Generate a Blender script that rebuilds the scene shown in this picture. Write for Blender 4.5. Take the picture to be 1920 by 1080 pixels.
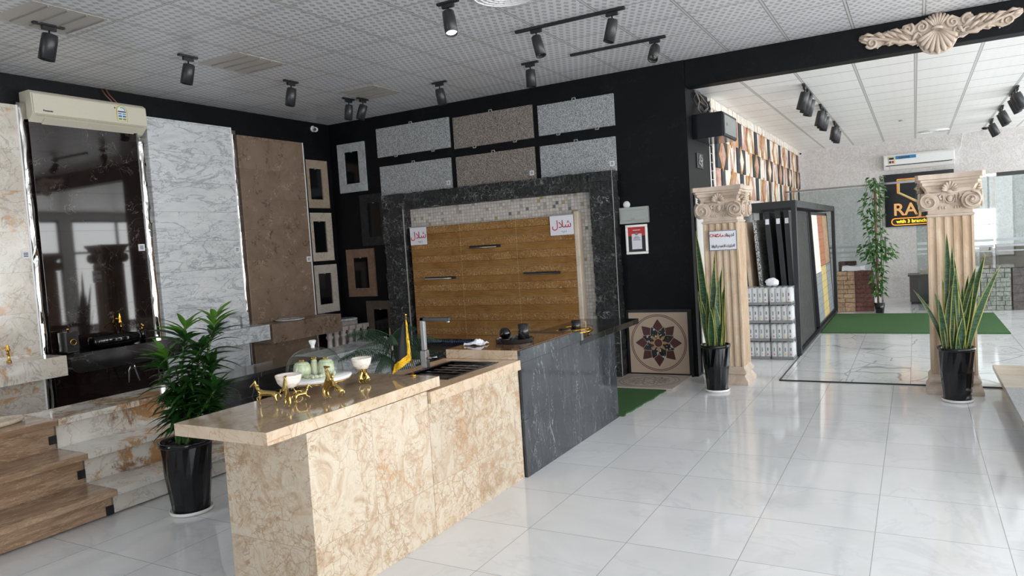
import bpy, bmesh, math, random
from mathutils import Vector, Matrix, Euler, Quaternion, noise as mnoise
random.seed(7)
R = math.radians; PI = math.pi
for o in list(bpy.data.objects): bpy.data.objects.remove(o)
scn = bpy.context.scene
COL = scn.collection

# ------------------------------------------------------------------ camera
H = 1.67
cr = Vector((0.87161934, 0.48606286, -0.06342415)); cu = Vector((0.02657794, 0.082336, 0.99625017)); cf = Vector((-0.4894623, 0.87003659, -0.0588471))
cd = bpy.data.cameras.new('camera'); cam = bpy.data.objects.new('camera', cd); COL.objects.link(cam)
cd.sensor_width = 36; cd.lens = 1351.389 / 1920 * 36; cd.clip_start = 0.05; cd.clip_end = 200
cam.matrix_world = Matrix(((cr.x, cu.x, -cf.x, 0), (cr.y, cu.y, -cf.y, 0), (cr.z, cu.z, -cf.z, H), (0, 0, 0, 1)))
scn.camera = cam
# ------------------------------------------------------------------ world, sun, exposure
w = bpy.data.worlds.new('sky'); scn.world = w; w.use_nodes = True
nt = w.node_tree; bg = nt.nodes['Background']
sky = nt.nodes.new('ShaderNodeTexSky'); sky.sky_type = 'HOSEK_WILKIE'; sky.turbidity = 6; sky.ground_albedo = 0.6
sky.sun_direction = Vector((0.75, -0.2, 0.6)).normalized()
mx = nt.nodes.new('ShaderNodeMixRGB'); mx.inputs[0].default_value = 0.8; mx.inputs[2].default_value = (0.97, 0.985, 1.0, 1)
nt.links.new(sky.outputs[0], mx.inputs[1]); nt.links.new(mx.outputs[0], bg.inputs[0]); bg.inputs[1].default_value = 5.0
vs = scn.view_settings; vs.view_transform = 'Standard'; vs.look = 'None'; vs.gamma = 1; vs.use_curve_mapping = False; vs.exposure = 0.85
try:
    scn.cycles.max_bounces = 10; scn.cycles.diffuse_bounces = 6; scn.cycles.glossy_bounces = 5; scn.cycles.transparent_max_bounces = 12
    scn.cycles.sample_clamp_indirect = 6
except Exception: pass
def portal(name, loc, rot, sx, sy):
    l = bpy.data.lights.new(name, 'AREA'); l.shape = 'RECTANGLE'; l.size = sx; l.size_y = sy; l.cycles.is_portal = True
    o = bpy.data.objects.new(name, l); o.location = loc; o.rotation_euler = rot; COL.objects.link(o)
WX = 5.5; WY0 = -1.8; WYB = 8.32; WYR = 17.6; WXL = -7.68; ZC = 3.655; ZR = 3.38
WINS_R = [(-1.4, 2.6), (2.9, 5.6), (5.9, 8.1), (8.7, 11.4), (11.7, 14.4), (14.7, 17.4)]  # unseen windows; last span added to brighten the rear hall
WINS_F = [(-6.6, -5.6), (1.6, 3.2), (3.5, 5.2)]
for a, b in WINS_R: portal('window_daylight', (WX + .02, (a + b) / 2, 1.65), Euler((0, R(90), 0)), 3.0, b - a)
for a, b in WINS_F: portal('window_daylight', ((a + b) / 2, WY0 - .02, 1.65), Euler((R(90), 0, 0)), b - a, 3.0)

# ------------------------------------------------------------------ helpers
def lin(c):
    if isinstance(c, str):
        c = c.lstrip('#'); c = [int(c[i:i+2], 16) / 255 for i in (0, 2, 4)]
        c = [x / 12.92 if x <= .04045 else ((x + .055) / 1.055) ** 2.4 for x in c]
    return (c[0], c[1], c[2], 1)
class MT:
    def __init__(s, name, rough=.5, metal=0, spec=.5, coat=0):
        s.m = bpy.data.materials.new(name); s.m.use_nodes = True; s.t = s.m.node_tree; s.b = s.t.nodes['Principled BSDF']
        s.b.inputs['Roughness'].default_value = rough; s.b.inputs['Metallic'].default_value = metal
        s.b.inputs['Specular IOR Level'].default_value = spec; s.b.inputs['Coat Weight'].default_value = coat; s.b.inputs['Coat Roughness'].default_value = .03
        s._p = None
    def n(s, t, **k):
        x = s.t.nodes.new('ShaderNode' + t)
        for a, v in k.items(): setattr(x, a, v)
        return x
    def lk(s, a, b): s.t.links.new(a, b)
    def put(s, inp, v):
        if v is None: return
        if hasattr(v, 'links') or isinstance(v, bpy.types.NodeSocket): s.lk(v, inp)
        else: inp.default_value = v
    def pos(s, obj=False):
        if obj:
            return s.n('TexCoord').outputs['Object']
        if s._p is None: s._p = s.n('NewGeometry').outputs['Position']
        return s._p
    def sep(s, v):
        x = s.n('SeparateXYZ'); s.lk(v, x.inputs[0]); return x.outputs
    def map(s, v, scale=(1, 1, 1), rot=(0, 0, 0), loc=(0, 0, 0)):
        x = s.n('Mapping'); s.lk(v, x.inputs[0]); x.inputs['Scale'].default_value = scale; x.inputs['Rotation'].default_value = rot; x.inputs['Location'].default_value = loc
        return x.outputs[0]
    def noise(s, v, scale, detail=4, rough=.55, dist=0):
        x = s.n('TexNoise'); s.lk(v, x.inputs['Vector']); x.inputs['Scale'].default_value = scale; x.inputs['Detail'].default_value = detail
        x.inputs['Roughness'].default_value = rough; x.inputs['Distortion'].default_value = dist; return x.outputs['Fac']
    def warp(s, v, scale, amt):
        x = s.n('TexNoise'); s.lk(v, x.inputs['Vector']); x.inputs['Scale'].default_value = scale; x.inputs['Detail'].default_value = 3
        a = s.n('VectorMath', operation='SUBTRACT'); s.lk(x.outputs['Color'], a.inputs[0]); a.inputs[1].default_value = (.5, .5, .5)
        b = s.n('VectorMath', operation='SCALE'); s.lk(a.outputs[0], b.inputs[0]); b.inputs['Scale'].default_value = amt
        c = s.n('VectorMath', operation='ADD'); s.lk(b.outputs[0], c.inputs[0]); s.lk(v, c.inputs[1]); return c.outputs[0]
    def vor(s, v, scale, feature='F1', out='Distance'):
        x = s.n('TexVoronoi', feature=feature); s.lk(v, x.inputs['Vector']); x.inputs['Scale'].default_value = scale; return x.outputs[out]
    def math(s, op, a, b=None, c=None):
        x = s.n('Math', operation=op); s.put(x.inputs[0], a); s.put(x.inputs[1], b)
        if c is not None: s.put(x.inputs[2], c)
        return x.outputs[0]
    def ramp(s, f, stops, interp='LINEAR'):
        x = s.n('ValToRGB'); s.lk(f, x.inputs[0]); e = x.color_ramp; e.interpolation = interp
        while len(e.elements) < len(stops): e.elements.new(.5)
        for el, (p, c) in zip(e.elements, stops): el.position = p; el.color = lin(c)
        return x.outputs[0]
    def band(s, f, a, b):
        x = s.n('MapRange', interpolation_type='SMOOTHSTEP'); s.lk(f, x.inputs[0]); x.inputs[1].default_value = a; x.inputs[2].default_value = b
        x.inputs[3].default_value = 0; x.inputs[4].default_value = 1; return x.outputs[0]
    def mix(s, f, a, b, mode='MIX'):
        x = s.n('MixRGB', blend_type=mode)
        for i, v in enumerate((f, a, b)):
            if isinstance(v, (str, tuple)) and i: v = lin(v)
            s.put(x.inputs[i], v)
        return x.outputs[0]
    def col(s, v):
        if isinstance(v, (str, tuple)): s.b.inputs['Base Color'].default_value = lin(v)
        else: s.lk(v, s.b.inputs['Base Color'])
    def bump(s, hgt, st=.3, dist=.01):
        x = s.n('Bump'); x.inputs['Strength'].default_value = st; x.inputs['Distance'].default_value = dist; s.lk(hgt, x.inputs['Height']); s.lk(x.outputs[0], s.b.inputs['Normal'])
    def line(s, comp, pitch, off, wd):      # 1 on a joint line
        a = s.math('DIVIDE', s.math('SUBTRACT', comp, off), pitch); f = s.math('ABSOLUTE', s.math('SUBTRACT', s.math('FRACT', a), .5))
        return s.math('GREATER_THAN', f, .5 - wd / 2 / pitch)
    def cell(s, comp, pitch, off): return s.math('FLOOR', s.math('DIVIDE', s.math('SUBTRACT', comp, off), pitch))
    def rnd(s, a, b=None):
        c = s.n('CombineXYZ'); s.put(c.inputs[0], a); s.put(c.inputs[1], b if b is not None else 0.)
        x = s.n('TexWhiteNoise', noise_dimensions='2D'); s.lk(c.outputs[0], x.inputs['Vector']); return x.outputs['Value']
M = {}
def plain(name, c, rough=.5, metal=0, var=0.0, obj=True, spec=.5, coat=0, bump=0, bs=60):
    m = MT(name, rough, metal, spec, coat)
    if var or bump:
        nz = m.noise(m.pos(obj), bs, 3)
        if var: m.col(m.mix(nz, tuple(x * (1 - var) for x in lin(c)[:3]), tuple(min(1, x * (1 + var)) for x in lin(c)[:3])))
        else: m.col(c)
        if bump: m.bump(nz, bump, .004)
    else: m.col(c)
    M[name] = m.m; return m
def stone(name, base, bs=3, bd=.6, veins=(), joints=(), jc=None, tile=None, tvar=.08, rough=.12, speck=None, stretch=(1, 1, 1), rot=(0, 0, 0), spec=.5, bump=None, obj=False, seed=0, coat=0):
    m = MT(name, rough, 0, spec, coat); P = m.map(m.pos(obj), stretch, rot, (seed, seed * .7, seed * 1.3)); sp = m.sep(m.pos(obj))
    if tile:
        ids = [m.cell(sp['XYZ'.index(a)], p, o) for a, p, o in tile]
        rv = m.rnd(ids[0], ids[1] if len(ids) > 1 else None)
        cx = m.n('CombineXYZ')
        for i in range(3): m.lk(m.math('MULTIPLY', rv, 7. + i * 3), cx.inputs[i])
        ad = m.n('VectorMath', operation='ADD'); m.lk(P, ad.inputs[0]); m.lk(cx.outputs[0], ad.inputs[1]); P = ad.outputs[0]
    n0 = m.noise(P, bs, 8, .62, bd); c = m.ramp(n0, base)
    for v in veins:
        kind, sc, wd, vc, st = v[:5]; seedv = v[5] if len(v) > 5 else 0; msk = v[6] if len(v) > 6 else None
        Q = m.warp(m.map(P, loc=(seedv, seedv, seedv)), sc * .7, .45 / sc)
        if kind == 'patch': k = m.band(m.math('ADD', m.noise(Q, sc, 8, .72, .6), m.math('MULTIPLY', m.noise(Q, sc * 9, 4, .7), .12)), wd, wd + .09)
        elif kind == 'crack': f = m.vor(Q, sc, 'DISTANCE_TO_EDGE'); k = m.math('SUBTRACT', 1., m.band(f, 0, wd))
        else:
            f = m.math('ABSOLUTE', m.math('SUBTRACT', m.noise(Q, sc, 5, .6, .8), .5)); k = m.math('SUBTRACT', 1., m.band(f, 0, wd))
        if msk: k = m.math('MULTIPLY', k, m.band(m.noise(P, msk[0], 3, .6), msk[1], msk[1] + .12))
        c = m.mix(m.math('MULTIPLY', k, st), c, vc)
    if speck:
        f = m.n('TexVoronoi', feature='F1'); m.lk(m.pos(obj), f.inputs['Vector']); f.inputs['Scale'].default_value = speck[0]
        g = m.n('SeparateColor'); m.lk(f.outputs['Color'], g.inputs[0]); c = m.mix(speck[2], c, m.ramp(g.outputs[0], speck[1], 'CONSTANT'))
    if tile and tvar:
        c = m.mix(1.0, c, m.ramp(rv, [(0, (1 - tvar,) * 3), (1, (1, 1, 1))]), 'MULTIPLY')
    jm = None
    for a, p, o, wd in joints:
        l = m.line(sp['XYZ'.index(a)], p, o, wd); jm = l if jm is None else m.math('MAXIMUM', jm, l)
    if jm is not None:
        c = m.mix(m.math('MULTIPLY', jm, .8), c, jc or '#555555')
        m.bump(m.math('SUBTRACT', 1., jm), .4, .002)
    elif bump: m.bump(m.noise(P, bump[0], 4, .7), bump[1], bump[2])
    m.col(c); M[name] = m.m; return m

class MB:
    def __init__(s): s.bm = bmesh.new(); s.mi = 0
    def _f(s, vs, smooth=False):
        try: f = s.bm.faces.new(vs)
        except ValueError: return None
        f.material_index = s.mi; f.smooth = smooth; return f
    def box(s, x0, x1, y0, y1, z0, z1, mt=None):
        c = [Vector((x, y, z)) for x in (x0, x1) for y in (y0, y1) for z in (z0, z1)]
        if mt is not None: c = [mt @ v for v in c]
        v = [s.bm.verts.new(p) for p in c]
        for i in ((0, 1, 3, 2), (4, 6, 7, 5), (0, 4, 5, 1), (2, 3, 7, 6), (0, 2, 6, 4), (1, 5, 7, 3)): s._f([v[j] for j in i])
        return s
    def quad(s, *p): s._f([s.bm.verts.new(Vector(q)) for q in p]); return s
    def rings(s, rings, cap=True, smooth=True, closed=True):
        vr = [[s.bm.verts.new(Vector(p)) for p in r] for r in rings]; n = len(vr[0])
        for a, b in zip(vr, vr[1:]):
            for i in range(n if closed else n - 1):
                j = (i + 1) % n; s._f([a[i], a[j], b[j], b[i]], smooth)
        if cap: s._f(vr[0][::-1]); s._f(vr[-1])
        return s
    def lathe(s, prof, c=(0, 0, 0), n=24, smooth=True, cap=True, ax=None):
        c = Vector(c); q = Vector((0, 0, 1)).rotation_difference(Vector(ax)) if ax is not None else Quaternion()
        return s.rings([[c + q @ Vector((r * math.cos(2 * PI * i / n), r * math.sin(2 * PI * i / n), z)) for i in range(n)] for r, z in prof], cap, smooth)
    def cyl(s, a, b, r0, r1=None, n=16, smooth=True):
        a = Vector(a); b = Vector(b); d = b - a; return s.lathe([(r0, 0), (r1 if r1 is not None else r0, d.length)], a, n, smooth, True, d)
    def tube(s, pts, r, n=8, cap=True):
        pts = [Vector(p) for p in pts]; rs = r if isinstance(r, (list, tuple)) else [r] * len(pts); out = []; up = None
        for i, p in enumerate(pts):
            t = (pts[min(i + 1, len(pts) - 1)] - pts[max(i - 1, 0)])
            t = t.normalized() if t.length > 1e-9 else Vector((0, 0, 1))
            if up is None: up = t.orthogonal().normalized()
            else:
                up = up - t * up.dot(t)
                up = up.normalized() if up.length > 1e-6 else t.orthogonal().normalized()
            b = t.cross(up); out.append([p + (up * math.cos(2 * PI * k / n) + b * math.sin(2 * PI * k / n)) * rs[i] for k in range(n)])
        return s.rings(out, cap)
    def ball(s, c, r, n=12, rz=None, q=None):
        c = Vector(c); r = Vector((r, r, r)) if not hasattr(r, '__len__') else Vector(r); q = q or Quaternion()
        rings = []
        for i in range(1, n):
            a = PI * i / n; rings.append([c + q @ Vector((r.x * math.sin(a) * math.cos(2 * PI * k / (2 * n)), r.y * math.sin(a) * math.sin(2 * PI * k / (2 * n)), -r.z * math.cos(a))) for k in range(2 * n)])
        return s.rings(rings)
    def prism(s, pts, axis, a, b, smooth=False):   # polygon (2 coords) extruded along axis from a to b
        def P(p, t): return {'x': (t, p[0], p[1]), 'y': (p[0], t, p[1]), 'z': (p[0], p[1], t)}[axis]
        return s.rings([[P(p, a) for p in pts], [P(p, b) for p in pts]], True, smooth)
    def xf(s, mt): bmesh.ops.transform(s.bm, matrix=mt, verts=s.bm.verts); return s
    def build(s, name, mat, parent=None, bevel=0, base=None, sub=0, seg=2, auto=False):
        bmesh.ops.recalc_face_normals(s.bm, faces=s.bm.faces)
        me = bpy.data.meshes.new(name)
        if parent is not None: base = Vector(parent['_b'])
        elif base is None:
            xs = [v.co for v in s.bm.verts]
            base = Vector(((min(v.x for v in xs) + max(v.x for v in xs)) / 2, (min(v.y for v in xs) + max(v.y for v in xs)) / 2, min(v.z for v in xs)))
        base = Vector(base)
        for v in s.bm.verts: v.co -= base
        s.bm.to_mesh(me); s.bm.free()
        for k in (mat if isinstance(mat, (list, tuple)) else [mat]): me.materials.append(M[k] if isinstance(k, str) else k)
        o = bpy.data.objects.new(name, me); COL.objects.link(o)
        if parent is not None: o.parent = parent
        else: o.location = base
        o['_b'] = tuple(base)
        if bevel:
            b = o.modifiers.new('bevel', 'BEVEL'); b.width = bevel; b.segments = seg; b.limit_method = 'ANGLE'; b.angle_limit = R(50)
        if sub:
            b = o.modifiers.new('sub', 'SUBSURF'); b.levels = sub; b.render_levels = sub
        return o
def tag(o, label=None, cat=None, group=None, kind=None):
    for k, v in (('label', label), ('category', cat), ('group', group), ('kind', kind)):
        if v: o[k] = v
    return o
def thing(name, base, label, cat, group=None):
    o = bpy.data.objects.new(name, None); COL.objects.link(o); o.location = base; o['_b'] = tuple(base); o.empty_display_size = .1
    return tag(o, label, cat, group)
def solo(o, label, cat, group=None): return tag(o, label, cat, group)
def struct(o): o['kind'] = 'structure'; return o
KIDS = {}
def dup(root, loc, rot=None, label=None, group=None, scale=None):
    def cp(o, parent):
        c = o.copy(); COL.objects.link(c)
        if parent is not None: c.parent = parent
        for ch in [x for x in bpy.data.objects if x.parent == o]: cp(ch, c)
        return c
    r = cp(root, None); r.location = loc
    if rot is not None: r.rotation_euler = rot
    if scale is not None: r.scale = scale
    if label: r['label'] = label
    if group: r['group'] = group
    return r
def text_mesh(body, size, ext=.001, align='CENTER', bold=0):
    cu_ = bpy.data.curves.new('t', 'FONT'); cu_.body = body; cu_.size = size; cu_.extrude = ext; cu_.align_x = align; cu_.align_y = 'CENTER'; cu_.offset = bold
    o = bpy.data.objects.new('t', cu_); COL.objects.link(o); bpy.context.view_layer.update()
    me = bpy.data.meshes.new_from_object(o.evaluated_get(bpy.context.evaluated_depsgraph_get())); bpy.data.objects.remove(o); bpy.data.curves.remove(cu_); return me
def text(body, size, mt, mat, parent, name='lettering', ext=.001, align='CENTER', bold=0, width=None):
    me = text_mesh(body, size, ext, align, bold)
    if width and len(me.vertices):
        xs = [v.co.x for v in me.vertices]; k = width / max(1e-6, max(xs) - min(xs)); me.transform(Matrix.Diagonal((k, 1, 1, 1)))
    me.transform(Matrix.Translation(-Vector(parent['_b'])) @ mt); me.materials.clear(); me.materials.append(M[mat]); me.name = name
    o = bpy.data.objects.new(name, me); COL.objects.link(o); o.parent = parent; o['_b'] = parent['_b']; return o
def facing(loc, ax='y-'):   # local xy plane of text -> wall facing
    m = {'y-': Matrix(((1, 0, 0), (0, 0, -1), (0, 1, 0))), 'x+': Matrix(((0, 0, 1), (1, 0, 0), (0, 1, 0)))}[ax].to_4x4()
    return Matrix.Translation(Vector(loc)) @ m
ARAB = {'ش': ('FEB5', 'FEB6', 'FEB7', 'FEB8'), 'ل': ('FEDD', 'FEDE', 'FEDF', 'FEE0'), 'ا': ('FE8D', 'FE8E', None, None), 'د': ('FEA9', 'FEAA', None, None), 'ي': ('FEF1', 'FEF2', 'FEF3', 'FEF4'),
 'ن': ('FEE5', 'FEE6', 'FEE7', 'FEE8'), 'خ': ('FEA5', 'FEA6', 'FEA7', 'FEA8'), 'م': ('FEE1', 'FEE2', 'FEE3', 'FEE4'), 'ت': ('FE95', 'FE96', 'FE97', 'FE98'), 'ك': ('FED9', 'FEDA', 'FEDB', 'FEDC'),
 'و': ('FEED', 'FEEE', None, None), 'ر': ('FEAD', 'FEAE', None, None), 'ع': ('FEC9', 'FECA', 'FECB', 'FECC'), 'ه': ('FEE9', 'FEEA', 'FEEB', 'FEEC'), 'ف': ('FED1', 'FED2', 'FED3', 'FED4'), 'ذ': ('FEAB', 'FEAC', None, None),
 'ح': ('FEA1', 'FEA2', 'FEA3', 'FEA4'), '\uFEFB': ('FEFB', 'FEFC', None, None)}
def arab(s):
    s = s.replace('لا', '\uFEFB'); out = []
    for i, ch in enumerate(s):
        if ch not in ARAB: out.append(ch); continue
        f = ARAB[ch]; pj = i > 0 and s[i-1] in ARAB and ARAB[s[i-1]][2] is not None; nj = i + 1 < len(s) and s[i+1] in ARAB and f[2] is not None
        out.append(chr(int(f[3] if pj and nj else f[2] if nj else f[1] if pj else f[0], 16)))
    return ''.join(out[::-1])

# ------------------------------------------------------------------ materials
stone('floor_tile', [(.3, '#dcdddd'), (.7, '#e8e9ea')], 1.2, 1.5, veins=[('ridge', 1.0, .02, '#c8ccd0', .25)], tile=[('X', .6, -2.031), ('Y', .6, 3.64)], tvar=.04,
      joints=[('X', .6, -2.031, .004), ('Y', .6, 3.64, .004)], jc='#8c8f91', rough=.07)
stone('rear_floor_tile', [(.3, '#d2d5d6'), (.7, '#e0e2e3')], 1.5, 1.2, veins=[('crack', .9, .012, '#8d9396', .8, 3), ('ridge', 1.6, .02, '#a9aeb1', .4, 7)], tile=[('X', .6, -1.28), ('Y', .6, 8.4)], tvar=.05,
      joints=[('X', .6, -1.28, .005), ('Y', .6, 8.4, .005)], jc='#7c8082', rough=.1)
def ceil_mat(name, a, b, px, ox, py, oy, ru, rv, bump):
    m = MT(name, .35); sp = m.sep(m.pos())
    u = m.math('DIVIDE', sp[0], ru); v = m.math('DIVIDE', sp[1], rv)
    sh = m.math('MULTIPLY', m.math('FLOOR', v), .5); u2 = m.math('ADD', u, sh)
    du = m.math('ABSOLUTE', m.math('SUBTRACT', m.math('FRACT', u2), .5)); dv = m.math('ABSOLUTE', m.math('SUBTRACT', m.math('FRACT', v), .5))
    f = m.band(m.math('ADD', du, m.math('MULTIPLY', dv, .8)), .30, .42)
    c = m.mix(f, a, b)
    j = m.math('MAXIMUM', m.line(sp[0], px, ox, .016), m.line(sp[1], py, oy, .011)); e = m.math('MAXIMUM', m.line(sp[0], px, ox, .034), m.line(sp[1], py, oy, .024))
    c = m.mix(m.math('MULTIPLY', e, .75), c, '#6c6d70'); c = m.mix(j, c, '#cfcfcc'); m.col(c); m.bump(m.math('MULTIPLY', f, m.math('SUBTRACT', 1., e)), bump, .004); M[name] = m.m
ceil_mat('ceiling_front', '#b3b4b8', '#dddee1', .625, -3.62, .6, 4.85, .07, .08, .3)
ceil_mat('ceiling_rear', '#ececeb', '#f8f8f7', .586, .055, .62, 9.09, .2, .05, .25)
m = MT('black_wall', .5, 0, .2); nz = m.noise(m.pos(), 1.3, 7, .7, 1.2)
c = m.ramp(nz, [(.3, '#050609'), (.6, '#0c0d11'), (.75, '#17181c')]); k = m.math('SUBTRACT', 1., m.band(m.math('ABSOLUTE', m.math('SUBTRACT', m.noise(m.pos(), 1.1, 6, .7, .5), .5)), 0, .004))
c = m.mix(m.math('MULTIPLY', k, .25), c, '#3c3d40'); m.col(c); m.bump(m.noise(m.pos(), 6, 5, .6), .12, .01); M['black_wall'] = m.m
m = MT('wallpaper', .5); P = m.pos(); f = m.band(m.math('ABSOLUTE', m.math('SUBTRACT', m.noise(m.warp(P, 4, .2), 9, 3, .6, 1.5), .5)), 0, .09)
m.col(m.mix(f, '#c9c3c1', '#d9d5d4')); m.bump(f, .3, .01); M['wallpaper'] = m.m
plain('white_wall', '#dfe0e0', .4)
stone('beige_marble', [(.3, '#ab957c'), (.43, '#c0ad95'), (.56, '#cdc1ae'), (.7, '#bdac95'), (.8, '#aa9378')], 5, 2.2, veins=[('ridge', 6, .02, '#94714f', .6, 5, (2.2, .40)), ('crack', 15, .05, '#94704f', .55, 9, (2.6, .46)), ('ridge', 11, .03, '#a17c58', .5, 11, (3, .42)), ('ridge', 2.0, .035, '#b98c5c', .55, 2, (1.5, .5)), ('crack', 30, .07, '#a58665', .4, 3, (4, .48))],
      tile=[('Y', .497, 2.352), ('Z', .6, .3)], tvar=.09, joints=[('Y', .497, 2.352, .0025), ('Z', .6, .3, .0025)], jc='#a08a72', rough=.16)
stone('beige_top', [(.28, '#96806a'), (.5, '#aa9780'), (.75, '#bbaa94')], 3, 1.5, veins=[('ridge', 4, .02, '#8d6c50', .5, 0), ('ridge', 9, .03, '#957659', .4, 4)], stretch=(1, .45, 1), rough=.08)
stone('beige_edge', [(.28, '#b89f84'), (.5, '#ccb9a1'), (.75, '#d6c8b2')], 4, 1.5, veins=[('crack', 9, .035, '#a07a58', .55, 0, (2.2, .42)), ('ridge', 5, .02, '#b08455', .5, 3)], rough=.2)
stone('black_marble', [(.3, '#2b2e32'), (.6, '#3c4045'), (.8, '#50555b')], 2.2, 1.2, veins=[('crack', 2.2, .006, '#dfe2e4', .9, 4, (1.0, .5)), ('ridge', 5, .006, '#b9bdc0', .6, 1, (1.6, .44)), ('ridge', 11, .008, '#9da1a4', .5, 4, (2.5, .48)), ('crack', 9, .012, '#8f9396', .5, 8, (1.8, .5))], stretch=(1, 1.6, .5), rough=.1, joints=[('Z', .41, .01, .003)], jc='#0c0c0c')
stone('dark_emperador', [(.3, '#120c0b'), (.6, '#231a18'), (.8, '#33271f')], 2, 1, veins=[('ridge', 2.2, .004, '#8d8078', .7, 1, (1.6, .5)), ('ridge', 5, .005, '#a3958b', .6, 3, (1.8, .54)), ('crack', 8, .008, '#8d8078', .5, 6, (2.2, .56))], rough=.035, spec=.7, joints=[('Z', .395, .92, .003)], jc='#050505')
stone('dark_slab', [(.3, '#151314'), (.6, '#232122'), (.8, '#333132')], 2, 1, veins=[('crack', 2.4, .008, '#8d8985', .6, 1, (1.6, .45)), ('ridge', 2.5, .005, '#a09a94', .5, 3, (1.4, .5))], rough=.12)
stone('split_black', [(.3, '#191a1b'), (.6, '#2f3031'), (.8, '#4c4d4e')], 7, 1, veins=[('ridge', 8, .02, '#b9bbbc', .75, 1, (2.2, .46)), ('crack', 14, .05, '#a9abac', .6, 4, (3, .5)), ('ridge', 3, .012, '#8a7560', .5, 9, (1.5, .58))], rough=.42, bump=(18, 1.0, .04), tile=[('Z', .1, 0), ('X', .31, 0)], tvar=.4)
stone('carrara', [(.3, '#cdd1d4'), (.5, '#dde0e2'), (.72, '#e6e8ea')], 2.2, 2.2, veins=[('ridge', 2.4, .028, '#9ca2a8', .7, 2), ('ridge', 4.5, .02, '#858c92', .6, 5, (1.4, .46)), ('ridge', 9, .025, '#969ca1', .5, 7, (2.5, .48)), ('crack', 5, .018, '#7b8187', .5, 4, (1.6, .52))], tile=[('Z', .352, .905)], tvar=.05, joints=[('Z', .352, .905, .003)], jc='#7f8487', rot=(.75, .0, .0), stretch=(1, .7, 2.0), rough=.2)
stone('carrara_slab', [(.3, '#c0c5c8'), (.55, '#d6d9db'), (.75, '#e2e4e6')], 2.5, 1.6, veins=[('ridge', 4, .05, '#8d9297', .7, 2), ('ridge', 9, .03, '#8a9095', .5, 7)], rot=(.8, .3, .4), stretch=(1, .8, 2.2), rough=.16)
stone('brown_fossil', [(.3, '#756455'), (.5, '#837060'), (.75, '#917e6e')], 3, .8, veins=[('ridge', 7, .035, '#4a382c', .85, 1, (4.5, .5)), ('ridge', 9, .03, '#c4ad98', .7, 4, (5, .52)), ('crack', 12, .05, '#57432f', .5, 8, (5, .55))], tile=[('Z', .395, .905)], tvar=.1, joints=[('Z', .395, .905, .0025)], jc='#5c4a3e', rough=.3)
stone('onyx', [(.22, '#d8c4ab'), (.42, '#d0c8bc'), (.62, '#dcd7ce'), (.8, '#c8c1b7')], 1.8, 2, veins=[('patch', 2.0, .60, '#c39360', .85, 2), ('ridge', 5, .04, '#a0703c', .6, 3, (1.8, .55)), ('ridge', 3, .02, '#8c857e', .5, 6), ('ridge', 8, .02, '#9a8f84', .4, 8)], tile=[('Z', .395, .92)], tvar=.05, joints=[('Z', .395, .92, .0025)], jc='#9c948a', rough=.1)
stone('onyx_step', [(.22, '#d3c3ab'), (.42, '#cfc9bf'), (.62, '#d9d5cd'), (.8, '#c4beb4')], 1.8, 2, veins=[('patch', 2.3, .575, '#b08350', .95, 1), ('patch', 3.2, .63, '#80501f', .85, 1), ('ridge', 7, .03, '#8a6434', .6, 3, (2.2, .51)), ('ridge', 3, .02, '#8c857e', .4, 6)], rough=.09)
stone('travertine_wood', [(.25, '#7b6450'), (.45, '#957a62'), (.6, '#ab9078'), (.8, '#8b715a')], 1.6, 2.5, veins=[('ridge', 3, .02, '#c9b193', .55, 1), ('ridge', 4.5, .02, '#7a5b41', .5, 4)], stretch=(2.5, .9, 6), rough=.2, seed=4)
stone('travertine_column', [(.3, '#b69c80'), (.5, '#c9b39a'), (.75, '#d8c7b2')], 5, 1, veins=[('crack', 22, .06, '#a58765', .35, 1, (5, .5))], stretch=(1.4, 1.4, .5), rough=.55, bump=(30, .25, .004))
stone('column_cap', [(.3, '#b5a18e'), (.5, '#c4b4a4'), (.75, '#d0c3b6')], 5, 1, rough=.6, bump=(40, .15, .003))
stone('column_cap2', [(.3, '#a59b98'), (.7, '#bbb1ad')], 4, 1, rough=.2)
stone('granite_grey', [(.3, '#8d9093'), (.7, '#a5a8ab')], 8, 0, speck=(170, [(0, '#4c4f52'), (.25, '#8b8f92'), (.55, '#b5b8ba'), (.8, '#d0d2d3')], .75), rough=.35)
stone('granite_brown', [(.3, '#777069'), (.7, '#89827b')], 8, 0, speck=(170, [(0, '#38332f'), (.25, '#766d65'), (.55, '#989088'), (.82, '#bdb6af')], .75), rough=.35)
stone('granite_black_white', [(.3, '#666'), (.7, '#999')] if 0 else [(.3, '#6a6a6a'), (.7, '#9a9a9a')], 8, 0, speck=(110, [(0, '#1c1c1c'), (.4, '#8b8b8b'), (.6, '#cfcfcf')], .9), rough=.4)
stone('granite_light', [(.3, '#a3a4a6'), (.7, '#b6b7b9')], 8, 0, speck=(240, [(0, '#7a7b7d'), (.3, '#a8a9ab'), (.7, '#c6c7c8')], .7), rough=.3)
stone('cream_stone', [(.3, '#c8b8a2'), (.7, '#dccfbd')], 4, 1, veins=[('ridge', 5, .02, '#b09a82', .4, 1)], stretch=(.5, 3, 1), rough=.25)
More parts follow.
